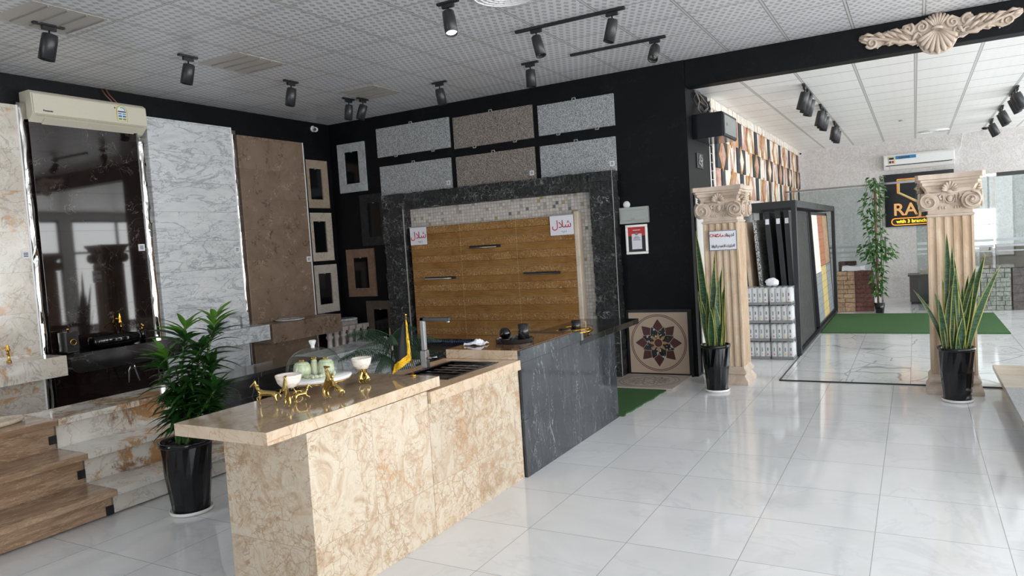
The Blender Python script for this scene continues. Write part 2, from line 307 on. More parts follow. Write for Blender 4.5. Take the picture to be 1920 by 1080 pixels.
# gold split panel: alternating ridged and rough courses
m = MT('gold_stone', .5); P = m.pos(); sp = m.sep(P)
c = m.ramp(m.noise(m.map(P, (1, 1, 2.2)), 2.2, 8, .65, 1.6), [(.25, '#9a6836'), (.42, '#c08a4c'), (.6, '#d09d5e'), (.8, '#dcb278')])
al = m.math('GREATER_THAN', m.math('FRACT', m.math('DIVIDE', sp[2], .2)), .5)
rid = m.math('MULTIPLY', m.math('SINE', m.math('MULTIPLY', sp[2], 480.)), .25); rg = m.math('MULTIPLY', m.noise(P, 40, 4, .7), 3.0)
mixh = m.math('ADD', m.math('MULTIPLY', al, rg), m.math('MULTIPLY', m.math('SUBTRACT', 1., al), rid))
sp2 = m.band(m.noise(P, 42, 3, .7), .56, .64); c = m.mix(m.math('MULTIPLY', m.math('MULTIPLY', sp2, al), .7), c, '#e6d0a4'); dk = m.band(m.noise(P, 50, 3, .7), .5, .6); c = m.mix(m.math('MULTIPLY', m.math('MULTIPLY', dk, al), .45), c, '#6f4a1c'); c = m.mix(m.math('MULTIPLY', m.math('MULTIPLY', m.math('SUBTRACT', 1., al), m.math('GREATER_THAN', m.math('FRACT', m.math('MULTIPLY', sp[2], 76.)), .7)), .3), c, '#6f4a1c')
nj = m.math('MAXIMUM', m.line(sp[2], .4, .2, .008), m.line(sp[0], .86, -3.62, .008)); c = m.mix(m.math('MULTIPLY', nj, .55), c, '#e9d3a2')
c = m.mix(m.math('MULTIPLY', m.band(m.math('FRACT', m.math('DIVIDE', sp[2], .1)), .92, .96), .6), c, '#6d4519')
m.col(c); m.bump(mixh, 1.0, .02); M['gold_stone'] = m.m
def mosaic(name, pitch, cols, grout, rough=.35, oz=0):
    m = MT(name, rough); sp = m.sep(m.pos()); ids = m.rnd(m.cell(sp[0], pitch, 0), m.cell(sp[2], pitch, oz)); c = m.ramp(ids, cols, 'CONSTANT')
    c = m.mix(.25, c, m.ramp(m.noise(m.pos(), 30, 3), [(.3, '#8a8078'), (.7, '#f4efea')]), 'OVERLAY')
    j = m.math('MAXIMUM', m.line(sp[0], pitch, 0, .005), m.line(sp[2], pitch, oz, .005)); c = m.mix(j, c, grout); m.col(c)
    m.bump(m.math('ADD', m.math('SUBTRACT', 1., j), m.math('MULTIPLY', ids, .6)), .6, .006); M[name] = m.m
mosaic('white_mosaic', .043, [(0, '#c9c4bf'), (.4, '#c0bab4'), (.62, '#d3cec9'), (.945, '#a0a39f'), (.965, '#66737a'), (.98, '#a89570')], '#a29d98')
mosaic('blue_mosaic', .03, [(0, '#1d2f55'), (.4, '#2c4678'), (.7, '#4a679a'), (.9, '#0f1a33')], '#b9c2cc', .2)
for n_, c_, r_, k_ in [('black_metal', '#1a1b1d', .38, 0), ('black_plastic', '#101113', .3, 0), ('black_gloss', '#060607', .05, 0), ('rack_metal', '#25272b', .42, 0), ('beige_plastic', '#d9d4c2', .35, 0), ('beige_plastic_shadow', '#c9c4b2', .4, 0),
                   ('white_plastic', '#e9eaea', .3, 0), ('grey_plastic', '#a9b0ab', .45, 0), ('paper', '#e6e7ee', .6, 0), ('paper_line', '#3a3a44', .6, 0), ('white_ceramic', '#f0efec', .12, 0), ('red_ink', '#b5202a', .6, 0), ('ink', '#26262e', .6, 0),
                   ('bright_red', '#c32a2e', .4, 0), ('blue_ink', '#2d7fb4', .5, 0), ('yellow_ink', '#c9c23a', .5, 0), ('green_ink', '#8a9038', .5, 0), ('cable_red', '#8a5a4c', .5, 0), ('cable', '#2c2a2b', .5, 0), ('soil', '#1c140e', .9, 0),
                   ('silver_clip', '#9a9a98', .3, 0), ('vent_metal', '#b8b4ae', .4, 0), ('flag_black', '#16171c', .75, 0), ('flag_gold', '#e0b012', .6, 0), ('wood_light', '#b08a60', .5, 0), ('teal_ink', '#2f8c9c', .5, 0), ('sign_yellow', '#f0d018', .5, 0)]:
    plain(n_, c_, r_, k_, var=.04 if r_ > .2 else 0)
plain('black_gloss2', '#07080b', .12)
plain('pot_black', '#07090e', .12)
plain('chrome', '#d0d0d0', .08, 1); plain('steel', '#a2a2a4', .22, 1); plain('dark_steel', '#4a4a4d', .28, 1); plain('gold_metal', '#b9a062', .2, 1, bump=.2, bs=90); plain('gold_shiny', '#d8a84a', .08, 1)
m = plain('wavy_mirror', '#d4d2cf', .03, 1); m.bump(m.noise(m.map(m.pos(), (1, 1, .4)), 5, 1, .4, 1.5), .9, .03)
def glassm(name, tint, alpha_rough=0.0, ior=1.45):
    m = MT(name, alpha_rough); m.col(tint); m.b.inputs['Transmission Weight'].default_value = 1; m.b.inputs['IOR'].default_value = ior; M[name] = m.m
def sheet(name, tint, op, rough=.05):    # thin pane that light passes straight through
    m = MT(name, rough); t = m.n('BsdfTransparent'); t.inputs[0].default_value = lin(tint); x = m.n('MixShader'); x.inputs[0].default_value = op
    m.lk(t.outputs[0], x.inputs[1]); m.lk(m.b.outputs[0], x.inputs[2]); m.lk(x.outputs[0], m.t.nodes['Material Output'].inputs[0]); return m
m = sheet('frosted_film', '#ffffff', .62, .6); m.col('#b9c0c4'); M['frosted_film'] = m.m
m = sheet('plastic_wrap', '#fafbfb', .22, .12); m.col('#eef0f2'); m.bump(m.noise(m.pos(True), 25, 4, .7), .6, .01); M['plastic_wrap'] = m.m
glassm('clear_glass', '#ffffff', 0, 1.3)
def clearm(name, tint, k):
    m = MT(name); t = m.n('BsdfTransparent'); t.inputs[0].default_value = lin(tint); g = m.n('BsdfGlossy'); g.inputs['Roughness'].default_value = .01; x = m.n('MixShader'); f = m.n('LayerWeight'); f.inputs[0].default_value = .5
    m.lk(m.math('MULTIPLY_ADD', m.math('POWER', f.outputs['Facing'], 4.), .6 * k, .03), x.inputs[0]); m.lk(t.outputs[0], x.inputs[1]); m.lk(g.outputs[0], x.inputs[2]); m.lk(x.outputs[0], m.t.nodes['Material Output'].inputs[0]); M[name] = m.m
clearm('dome_glass', '#f2f8f5', 1.0); clearm('pane_glass', '#e6ecec', 1.0)
stone('onyx_bowl', [(.3, '#e0cdbd'), (.5, '#f1ebe4'), (.7, '#e8d7c8')], 6, 1, veins=[('ridge', 9, .03, '#c99a70', .5, 1)], stretch=(1, 1, 4), rough=.15, obj=True)
stone('jade_onyx', [(.3, '#a8ab86'), (.5, '#cdceb0'), (.7, '#dedfc6')], 14, 1, rough=.12, obj=True)
# leaves
m = MT('snake_leaf', .4); P = m.pos(True); c = m.ramp(m.noise(m.map(P, (3, 3, 26)), 3, 4, .6, 1.5), [(.38, '#1a3320'), (.5, '#27482b'), (.58, '#46684b'), (.66, '#233f28')]); m.col(c); M['snake_leaf'] = m.m
plain('snake_margin', '#9c9a4a', .42, var=.15); 
m = MT('green_leaf', .35); c = m.ramp(m.noise(m.pos(True), 9, 3), [(.3, '#15300f'), (.6, '#234c1a'), (.8, '#3b6a28')]); m.col(c); M['green_leaf'] = m.m
plain('young_leaf', '#4f7d28', .4, var=.15); plain('fern_leaf', '#26452c', .45, var=.2); plain('stem_green', '#55703c', .5, var=.2); plain('stem_brown', '#77644a', .7, var=.2); plain('vine_leaf', '#3c6a30', .35, var=.3)
m = MT('turf', .9); m.col(m.ramp(m.noise(m.pos(), 160, 3, .7), [(.3, '#2f5a2c'), (.6, '#4a7d42'), (.8, '#6f9c60')])); m.bump(m.noise(m.pos(), 260, 2, .7), 1, .02); M['turf'] = m.m


plain('black_gloss3', '#0b0d16', .15); plain('cable_grey', '#6e6965', .5); plain('medal_cream', '#b3a08d', .35, var=.06); plain('medal_maroon', '#4a2426', .3, var=.1); plain('medal_gold', '#a27c4a', .4, var=.1); plain('medal_pale', '#b7aaa0', .3, var=.06); plain('medal_line', '#6a5f58', .5)
stone('medal_black', [(.3, '#141619'), (.7, '#202226')], 8, 0, speck=(60, [(0, '#16181b'), (.88, '#b9bcbe')], .9), rough=.25); plain('cab_glass', '#8f9494', .15, var=.05)
for n_, c0, c1 in (('z_black', '#24282c', '#3a4046'), ('z_cream', '#ddd2c4', '#f6f0e8'), ('z_amber', '#a9763f', '#d6ab76'), ('z_rose', '#a87868', '#d9b8aa'), ('z_olive', '#9a8668', '#c9b899')):
    stone(n_, [(.3, c0), (.7, c1)], 9, 1, rough=.6, bump=(22, .8, .02))

plain('vent_blade', '#8e8a85', .5); plain('grey_tray', '#55585a', .5); plain('canister_white', '#d6d9db', .3); plain('paper_line2', '#70757c', .5); plain('desk_brown', '#4b4340', .4, var=.05); plain('desk_wood', '#74604f', .4, var=.1, bs=12); plain('lamp_black', '#2a2b2e', .35); plain('lamp_lens', '#bdbdba', .15, 1)
m = MT('pane_glow', .5); m.col('#f4f5f6'); m.b.inputs['Emission Color'].default_value = (1, 1, 1, 1); m.b.inputs['Emission Strength'].default_value = .7; M['pane_glow'] = m.m  # emission stands in for daylight behind the slatted window's panes
m = MT('lamp_lit', .3); m.col('#ffffff'); m.b.inputs['Emission Color'].default_value = (1, .97, .92, 1); m.b.inputs['Emission Strength'].default_value = 4; M['lamp_lit'] = m.m
plain('sign_black', '#15171c', .12); plain('sign_gold', '#dcc487', .35)
for n_, c_, e_ in (('sign_orange', '#ff8a2a', 1.0), ('sign_yellow_lit', '#ffd21a', 1.1)):
    m = MT(n_, .4); m.col(c_); m.b.inputs['Emission Color'].default_value = lin(c_); m.b.inputs['Emission Strength'].default_value = e_; M[n_] = m.m
stone('split_dark', [(.3, '#141516'), (.55, '#2c2b2a'), (.75, '#5c5853')], 14, 1, rough=.6, bump=(30, .9, .03)); stone('dark_tile', [(.3, '#222426'), (.6, '#3a3c3e'), (.8, '#6a6c6e')], 5, 1.5, rough=.3, joints=[('X', .3, 0, .01), ('Y', .3, 0, .01)], jc='#8b8d8f')
for n_, c0, c1 in (('grey_blocks', '#6f757a', '#9ba1a5'), ('yellow_blocks', '#b39a5a', '#d9c48a'), ('red_blocks', '#8f5038', '#c08060'), ('tan_blocks', '#8a6a50', '#c8ab8c'), ('maroon_stone', '#4a2a26', '#7a4c44'), ('greygreen_blocks', '#5f6660', '#9aa098'), ('dark_taupe', '#3c3838', '#5c5654')):
    stone(n_, [(.3, c0), (.7, c1)], 10, 1.5, rough=.55, bump=(24, .8, .02), joints=[('Z', .12, 0, .006)] if 'blocks' in n_ and n_ not in ('tan_blocks', 'greygreen_blocks') else (), jc='#3c3c3c')

# ------------------------------------------------------------------ room shell
struct(MB().box(WXL - .2, WX + .2, WY0 - .2, WYR + .2, -.15, 0).build('floor', 'floor_tile'))
struct(MB().box(-1.33, WX - .01, 8.25, WYR - .01, .001, .012).build('floor_rear', 'rear_floor_tile'))
struct(MB().box(-1.345, WX - .01, 8.235, 8.25, .001, .014).box(-1.345, -1.33, 8.25, 15.05, .001, .014).build('trim_1', 'black_metal'))
struct(MB().box(WXL - .2, WX + .2, WY0 - .2, WYB + .1, ZC, ZC + .1).build('ceiling', 'ceiling_front'))
struct(MB().box(-2.4, WX + .2, WYB + .1, WYR + .2, ZR, ZR + .1).build('ceiling_rear', 'ceiling_rear'))
struct(MB().box(WXL - .2, WXL, WY0 - .2, WYB + .2, 0, ZC).build('wall_left', 'black_wall'))
struct(MB().box(WXL, -2.25, WYB, WYB + .2, 0, ZC).box(-2.45, -2.25, WYB + .2, 9.35, 0, ZR).build('wall_back', 'black_wall'))
struct(MB().box(-2.25, WX, WYB, WYB + .2, 3.345, ZC).build('trim_2', 'black_wall', bevel=.01))
struct(MB().box(-2.45, -2.25, 9.35, WYR, 0, ZR).build('wall_side', 'white_wall'))
struct(MB().box(-2.45, WX + .2, WYR, WYR + .2, 0, ZR).build('wall_rear', 'wallpaper'))
def window_wall(name, spans, lo, hi, z0, z1, ztop, fixed, axis):
    b = MB()
    def bx(a, c, za, zb):
        if axis == 'y': b.box(fixed, fixed + .15, a, c, za, zb)
        else: b.box(a, c, fixed - .15, fixed, za, zb)
    e = lo
    for a, c in spans:
        bx(e, a, 0, ztop); bx(a, c, 0, z0); bx(a, c, z1, ztop); e = c
    bx(e, hi, 0, ztop); struct(b.build(name, 'white_wall'))
window_wall('wall_right', WINS_R, WY0, WYR, .12, 3.15, ZR, WX, 'y')
struct(MB().box(WX, WX + .15, WY0, WYB + .1, ZR, ZC).build('wall_right_upper', 'white_wall'))
window_wall('wall_front', WINS_F, WXL, WX, .12, 3.15, ZC, WY0, 'x')
i_ = 1
for a, c in WINS_R:
    b = MB(); b.box(WX + .03, WX + .09, a, a + .06, .12, 3.15).box(WX + .03, WX + .09, c - .06, c, .12, 3.15).box(WX + .03, WX + .09, a, c, .12, .18).box(WX + .03, WX + .09, a, c, 3.09, 3.15).box(WX + .03, WX + .09, (a + c) / 2 - .03, (a + c) / 2 + .03, .12, 3.15).box(WX + .03, WX + .09, a, c, 2.2, 2.26)
    struct(b.build('window_%d' % i_, 'black_metal')); i_ += 1
for a, c in WINS_F:
    b = MB(); b.box(a, a + .06, WY0 - .09, WY0 - .03, .12, 3.15).box(c - .06, c, WY0 - .09, WY0 - .03, .12, 3.15).box(a, c, WY0 - .09, WY0 - .03, .12, .18).box(a, c, WY0 - .09, WY0 - .03, 3.09, 3.15).box((a + c) / 2 - .03, (a + c) / 2 + .03, WY0 - .09, WY0 - .03, .12, 3.15)
    struct(b.build('window_%d' % i_, 'black_metal')); i_ += 1

# ------------------------------------------------------------------ left wall panels
XP = -7.55
def price(parent, c, ax, s=.05):
    b = MB()
    if ax == 'x': b.box(c[0], c[0] + .004, c[1] - s / 2, c[1] + s / 2, c[2] - s / 2, c[2] + s / 2)
    else: b.box(c[0] - s / 2, c[0] + s / 2, c[1] - .004, c[1], c[2] - s / 2, c[2] + s / 2)
    o = b.build('price_label', 'paper', parent); q = s * .28; b = MB()
    for k in range(3):
        z = c[2] + s * (.2 - .2 * k)
        if ax == 'x': b.box(c[0] + .0042, c[0] + .005, c[1] - q, c[1] + q, z - s * .05, z + s * .05)
        else: b.box(c[0] - q, c[0] + q, c[1] - .005, c[1] - .0042, z - s * .05, z + s * .05)
    k = b.build('lettering', 'ink', o); return o
PAN = [('onyx', 2.45, 3.885, 3.33, 'cream and rust onyx wall panel at the left edge of the showroom', (3.83, 1.88)),
       ('dark_emperador', 3.98, 5.11, 3.21, 'polished dark brown marble wall panel below the beige air conditioner', (5.04, 1.91)),
       ('carrara', 5.24, 6.40, 3.39, 'tall white marble wall panel with thin grey veins', (6.34, 1.84)),
       ('brown_fossil', 6.49, 7.63, 3.31, 'tall matt brown fossil-stone wall panel', (7.57, 1.66))]
for mt_, a, c, zt, lb, pl in PAN:
    t = thing('stone_wall_panel', (XP, (a + c) / 2, 0), lb, 'wall panel')
    MB().box(WXL + .001, XP, a, c, 0.002, zt).build('stone_face', mt_, t, bevel=.003); MB().box(XP - .02, XP + .004, c - .012, c + .004, 0.002, zt).build('edge_trim', 'white_plastic' if mt_ != 'dark_emperador' else 'steel', t)
    price(t, (XP, pl[0], pl[1]), 'x', .075)
for a, c, zt, lb, m_ in [(3.895, 3.968, 3.36, 'wavy mirror-steel strip between the onyx and dark marble panels', 'wavy_mirror'), (5.12, 5.23, 3.14, 'wavy mirror-steel strip left of the white marble panel', 'wavy_mirror'),
                     (6.415, 6.48, 3.36, 'wavy mirror-steel strip between the white and brown panels', 'wavy_mirror'), (7.645, 7.675, 3.28, 'thin dark mirror strip right of the brown panel', 'dark_steel')]:
    b = MB(); n = 60; rr = []
    for i in range(n + 1):
        z = .002 + (zt - .002) * i / n; xx = -7.565
        rr.append([(WXL + .001, a, z), (xx, a, z), (xx, (a + c) / 2, z), (xx, c, z), (WXL + .001, c, z)])
    solo(b.rings(rr).build('mirror_strip', m_), lb, 'mirror strip')
# floating vanities
def vanity(mat, a, c, z0, z1, lb, round_end=False):
    if round_end:
        h = (z1 - z0) / 2; pts = []
        for k in range(13): t_ = PI / 2 + PI * k / 12; pts.append((a + h + h * math.cos(t_), z0 + h + h * math.sin(t_)))
        for k in range(13): t_ = -PI / 2 + PI * k / 12; pts.append((c - h + h * math.cos(t_), z0 + h + h * math.sin(t_)))
        b = MB().prism(pts, 'x', XP + .005, -7.18); 
    else: b = MB().box(XP + .005, -7.18, a, c, z0, z1)
    return solo(b.build('vanity_slab', mat, bevel=.004), lb, 'vanity')
vanity('onyx', 2.45, 3.915, .69, .885, 'thick cream and rust onyx vanity slab with gold faucet, far left')
vanity('dark_slab', 3.95, 5.2, .69, .885, 'black marble vanity slab with rounded ends', True)
vanity('carrara_slab', 5.28, 6.435, .675, .865, 'white grey-veined marble vanity slab behind the tall potted plant')
vanity('brown_fossil', 6.475, 7.74, .61, .855, 'thick brown stone vanity slab with an oval basin')
solo(MB().lathe([(.16, 0), (.19, .01), (.195, .02), (.17, .022), (.15, .012)], (-7.36, 6.95, .856), 28).build('basin', 'carrara_slab'), 'pale oval basin rim set on the brown vanity slab', 'basin')
# gold faucets
def gold_faucet(loc, h, lb):
    t = thing('gold_faucet', loc, lb, 'faucet'); x, y, z = loc
    MB().lathe([(.022, 0), (.022, .01), (.012, .02), (.010, h * .6), (.018, h * .62), (.02, h * .7), (.012, h * .76), (.016, h * .85), (.006, h * .93), (.009, h * .97), (.003, h)], loc, 16).build('body', 'gold_shiny', t)
    MB().tube([(x, y, z + h * .66), (x + .05, y - .03, z + h * .68), (x + .09, y - .05, z + h * .62), (x + .095, y - .055, z + h * .52)], [.009, .009, .008, .009], 10).build('spout', 'gold_shiny', t)
    MB().tube([(x, y, z + h * .8), (x, y - .035, z + h * .82)], .006, 8).ball((x, y - .04, z + h * .82), .011, 8).build('handle', 'gold_shiny', t)
gold_faucet((-7.50, 4.68, .886), .33, 'tall gold faucet behind the black oval basin'); gold_faucet((-7.35, 3.49, .886), .17, 'small gold faucet on the onyx vanity')
t = thing('vessel_basin', (-7.33, 4.5, .886), 'glossy black oval vessel basin on the black vanity', 'basin')
b = MB(); rr = []
for k, (s_, z) in enumerate([(.7, 0), (.92, .015), (1.0, .05), (1.0, .09), (.95, .115), (.9, .118), (.85, .1), (.6, .03)]):
    rr.append([(-7.33 + .12 * s_ * math.copysign(abs(math.cos(a)) ** .6, math.cos(a)), 4.5 + .26 * s_ * math.copysign(abs(math.sin(a)) ** .6, math.sin(a)), .886 + z) for a in [2 * PI * i / 32 for i in range(32)]])
b.rings(rr).build('bowl', 'black_gloss', t); MB().lathe([(.02, 0), (.02, .004)], (-7.36, 4.5, .917), 16).build('drain', 'steel', t)
t = thing('tissue_box', (-7.38, 4.1, .886), 'black marble box with a gold ring pull on the black vanity', 'box')
MB().box(-7.46, -7.31, 4.0, 4.12, .886, 1.09).build('box_body', 'dark_slab', t, bevel=.004); b = MB(); b.tube([(-7.303, 4.06 + .028 * math.cos(a), .99 + .028 * math.sin(a)) for a in [2 * PI * i / 24 for i in range(25)]], .004, 6); b.build('ring_pull', 'gold_shiny', t)
MB().lathe([(.006, 0), (.006, .02), (.014, .03), (.004, .04)], (-7.38, 4.06, 1.09), 12).build('knob', 'gold_shiny', t)
t = thing('soap_dispenser', (-7.36, 4.83, .886), 'narrow black soap dispenser with a gold pump right of the black basin', 'soap dispenser')
MB().lathe([(.03, 0), (.03, .12), (.024, .125)], (-7.36, 4.83, .886), 20).build('bottle', 'black_gloss', t); MB().lathe([(.01, 0), (.006, .02), (.006, .05), (.012, .055), (.004, .075)], (-7.36, 4.83, 1.011), 12).tube([(-7.36, 4.83, 1.06), (-7.32, 4.82, 1.062)], .004, 6).build('pump', 'gold_shiny', t)
for y, s_, h, lb in [(5.95, .10, .14, 'squat white marble canister on the white vanity, left of the pair'), (6.16, .07, .18, 'taller white marble block at the right end of the white vanity')]:
    solo(MB().box(-7.42, -7.42 + s_ * 1.6, y - s_ / 2, y + s_, .866, .866 + h).build('marble_canister', 'carrara_slab', bevel=.003), lb, 'canister')
b = MB().tube([(-7.45, 4.86 + .4, 1.0), (-7.45, 5.26, .9)], .003, 6)
b.bm.free()
t = thing('drain_pipe', (-7.4, 4.72, .4), 'pair of grey waste hoses hanging under the black vanity', 'pipe')
for k in (0, 1): MB().tube([(-7.35, 4.66 + .03 * k, .689), (-7.36, 4.64 + .07 * k, .6), (-7.37, 4.63 + .12 * k, .47)], .011, 8).build('hose', 'steel', t)

# ------------------------------------------------------------------ step displays
def steps(mat, a, c, lb, brk=(), top_extra=None):
    t = thing('step_display', (-5.4, (a + c) / 2, 0), lb, 'step display')
    for z1, xf, xb in ((.19, -4.78, -5.15), (.41, -5.09, -5.47), (.63, -5.42, -5.90)):
        MB().box(xb, xf, a + .002, c - .002, z1 - .045, z1).build('tread', mat, t, bevel=.003)
    for z0, z1, x in ((.012, .145, -4.85), (.19, .365, -5.15), (.41, .585, -5.47)):
        MB().box(x - .3, x, a + .006, c - .006, z0, z1).build('riser', mat, t)
    for x, z in brk: MB().box(x - .02, x + .012, c - .05, c - .0, z, z + .06).build('bracket', 'black_metal', t)
    for y in (a + .1, c - .1): MB().box(-5.8, -5.0, y - .02, y + .02, 0, .012).build('foot', 'black_metal', t)
    return t
steps('travertine_wood', 1.2, 2.849, 'brown wood-grained travertine step display at lower left', brk=((-5.47, .45), (-5.15, .23), (-4.85, .012)))
steps('onyx_step', 2.851, 4.05, 'white and rust onyx step display beside the tall potted plant', brk=())
steps('dark_slab', 4.052, 5.55, 'black marble step display behind the beige island')
steps('carrara_slab', 5.552, 6.75, 'white marble step display behind the fern')
t = thing('shower_tray', (-5.72, 2.6, .63), 'shallow pinkish oval tray on the travertine steps, cut by the left edge', 'tray')
b = MB(); b.rings([[(-5.72 + .15 * s_ * math.cos(q), 2.5 + .27 * s_ * math.sin(q), .63 + z) for q in [2 * PI * i / 32 for i in range(32)]] for s_, z in ((.9, 0), (1, .012), (1.0, .035), (.93, .035), (.88, .02))]).build('tray_body', 'cream_stone', t)
# balusters and blocks standing behind the white steps
def baluster(loc):
    t = thing('baluster', loc, 'pinkish grey stone baluster, first of six in a row near the corner', 'baluster', 'stone balusters')
    MB().box(loc[0] - .06, loc[0] + .06, loc[1] - .06, loc[1] + .06, 0, .06).build('plinth', 'column_cap2', t, bevel=.004); MB().box(loc[0] - .055, loc[0] + .055, loc[1] - .055, loc[1] + .055, .6, .66).build('top_block', 'column_cap2', t, bevel=.004)
    MB().lathe([(.045, .06), (.055, .08), (.035, .11), (.05, .16), (.065, .23), (.06, .30), (.042, .38), (.034, .46), (.035, .50), (.052, .52), (.052, .545), (.036, .56), (.05, .60)], (loc[0], loc[1], 0), 20).build('turned_shaft', 'column_cap2', t)
    return t
bp = [(-7.28, 7.58), (-7.28, 7.71), (-7.26, 7.84), (-7.24, 7.97), (-7.22, 8.10), (-7.2, 8.23)]
b0 = baluster((bp[0][0], bp[0][1], 0))
for k, (x, y) in enumerate(bp[1:]):
    dup(b0, (x, y, 0), label='pinkish grey stone baluster, %s in the row of six near the corner' % ['second from the left', 'third from the left', 'third from the right', 'second from the right', 'last on the right'][k])
b0['label'] = 'pinkish grey stone baluster, leftmost in the row of six near the corner'
t = thing('marble_pedestal', (-7.15, 8.12, 0), 'pale marble block stack with round disc behind the balusters', 'pedestal')
MB().box(-7.62, -7.36, 7.95, 8.28, 0, .71).build('block', 'column_cap2', t, bevel=.004); MB().lathe([(.17, 0), (.19, .015), (.19, .03), (.16, .04), (.12, .035)], (-7.45, 8.1, .71), 28).build('disc', 'carrara_slab', t)
solo(MB().box(-7.08, -6.68, 7.72, 8.28, 0, .44).box(-7.0, -6.74, 7.8, 8.2, .44, .47).build('marble_trough', 'carrara_slab', bevel=.02), 'white marble trough sink behind the fern', 'sink')

# ------------------------------------------------------------------ stone frames on the walls
def sframe(wall, a, c, z0, z1, mat, lb, bw=None):
    bw = bw or (.145 if True else 0); vw = .155; d = .025
    if wall == 'x': T = lambda u, z, k: (WXL + .001 + k, u, z); base = (WXL, (a + c) / 2, z0)
    else: T = lambda u, z, k: (u, WYB - .001 - k, z); base = ((a + c) / 2, WYB, z0)
    t = thing('stone_surround_sample', base, lb, 'frame'); b = MB()
    o_ = [(a, z0), (c, z0), (c, z1), (a, z1)]; i_ = [(a + bw - .02, z0 + vw - .03), (c - bw + .02, z0 + vw - .03), (c - bw + .02, z1 - vw + .03), (a + bw - .02, z1 - vw + .03)]
    for k in range(4):
        j = (k + 1) % 4; q = [o_[k], o_[j], i_[j], i_[k]]
        b.rings([[T(u, z, 0) for u, z in q], [T(u, z, d) for u, z in q]], True, False)
    b.build('border', mat, t)
    MB().rings([[T(u, z, 0) for u, z in i_], [T(u, z, .006) for u, z in i_]], True, False).build('black_centre', 'black_gloss2', t)
    b = MB(); m_ = (a + c) / 2; q = [(m_ - .008, z1 - vw + .02), (m_ + .008, z1 - vw + .02), (m_ + .008, z1 - vw + .032), (m_ - .008, z1 - vw + .032)]
    b.rings([[T(u, z, .006) for u, z in q], [T(u, z, d + .004) for u, z in q]], True, False).build('clip', 'silver_clip', t)
def frame_stone(name, base, vc):
    m = MT(name, .4); P = m.pos(True); c = m.ramp(m.noise(P, 6, 6, .6, 1), base); sp = m.sep(P)
    c = m.mix(m.math('MULTIPLY', m.math('SUBTRACT', 1., m.band(m.math('ABSOLUTE', m.math('SUBTRACT', m.noise(m.warp(P, 4, .1), 7, 4), .5)), 0, .03)), .5), c, vc)
    m.col(c); M[name] = m.m
frame_stone('frame_beige', [(.3, '#958573'), (.7, '#a99a88')], '#867462'); frame_stone('frame_cream', [(.3, '#b0a494'), (.7, '#c4bbae')], '#8a6e56'); frame_stone('frame_pale', [(.3, '#a8a096'), (.7, '#bbb4aa')], '#98887a')
frame_stone('frame_white', [(.3, '#9ba0a2'), (.7, '#b9bdbe')], '#73797c'); frame_stone('frame_brown', [(.3, '#6d5747'), (.7, '#846b58')], '#5b4738'); frame_stone('frame_taupe', [(.3, '#4d433c'), (.7, '#5e534b')], '#3d342e'); frame_stone('frame_black', [(.3, '#15161a'), (.7, '#232427')], '#3a3b3f')
sframe('x', 7.70, 8.20, 2.40, 3.10, 'frame_beige', 'beige stone frame, top of three on the left wall by the corner')
sframe('x', 7.70, 8.21, 1.62, 2.33, 'frame_cream', 'cream stone frame with brown flecks, middle of three on the left wall')
sframe('x', 7.72, 8.24, .85, 1.56, 'frame_pale', 'pale plain stone frame, bottom of three on the left wall')
sframe('y', -7.52, -7.0, 2.61, 3.33, 'frame_white', 'grey-white marble frame high in the corner of the back wall')
sframe('y', -7.16, -6.66, 1.80, 2.55, 'frame_black', 'black marble frame on the black back wall')
sframe('y', -7.50, -6.965, 1.05, 1.76, 'frame_brown', 'brown stone frame on the back wall above the fern')
sframe('y', -7.18, -6.66, .28, .98, 'frame_taupe', 'dark taupe stone frame partly hidden by the black surround')
# granite slabs
def gslab(a, c, z0, z1, mat, lb, pl):
    t = thing('granite_slab', ((a + c) / 2, WYB, z0), lb, 'granite slab', None)
    MB().box(a, c, WYB - .035, WYB - .001, z0, z1).build('slab', mat, t, bevel=.003)
    for u, z in ((a + (c - a) * .5, z1), (a + (c - a) * .27, z0), (a + (c - a) * .78, z0)):
        s_ = 1 if z == z1 else -1
        MB().tube([(u - .025, WYB - .04, z - s_ * .008), (u - .02, WYB - .045, z + s_ * .02), (u + .02, WYB - .045, z + s_ * .02), (u + .025, WYB - .04, z - s_ * .008)], .008, 6).build('clip', 'silver_clip', t)
    if pl: price(t, (c - .05, WYB - .0355, z0 + .11 if z0 < 2.8 else z0 + .08), 'y', .06)
gslab(-6.75, -5.49, 3.055, 3.465, 'granite_grey', 'grey speckled granite slab, upper row left', 0)
gslab(-5.42, -4.21, 3.02, 3.44, 'granite_brown', 'brown speckled granite slab, upper row middle', 0)
gslab(-4.13, -3.11, 3.03, 3.41, 'granite_grey', 'grey speckled granite slab, upper row right', 0)
gslab(-6.73, -5.50, 2.47, 2.92, 'granite_grey', 'grey speckled granite slab, lower row left, with a price label', 1)
gslab(-5.41, -4.21, 2.47, 2.91, 'granite_brown', 'brown speckled granite slab, lower row middle, with a price label', 1)
gslab(-4.13, -3.115, 2.47, 2.90, 'granite_grey', 'grey speckled granite slab, lower row right, with a price label', 1)
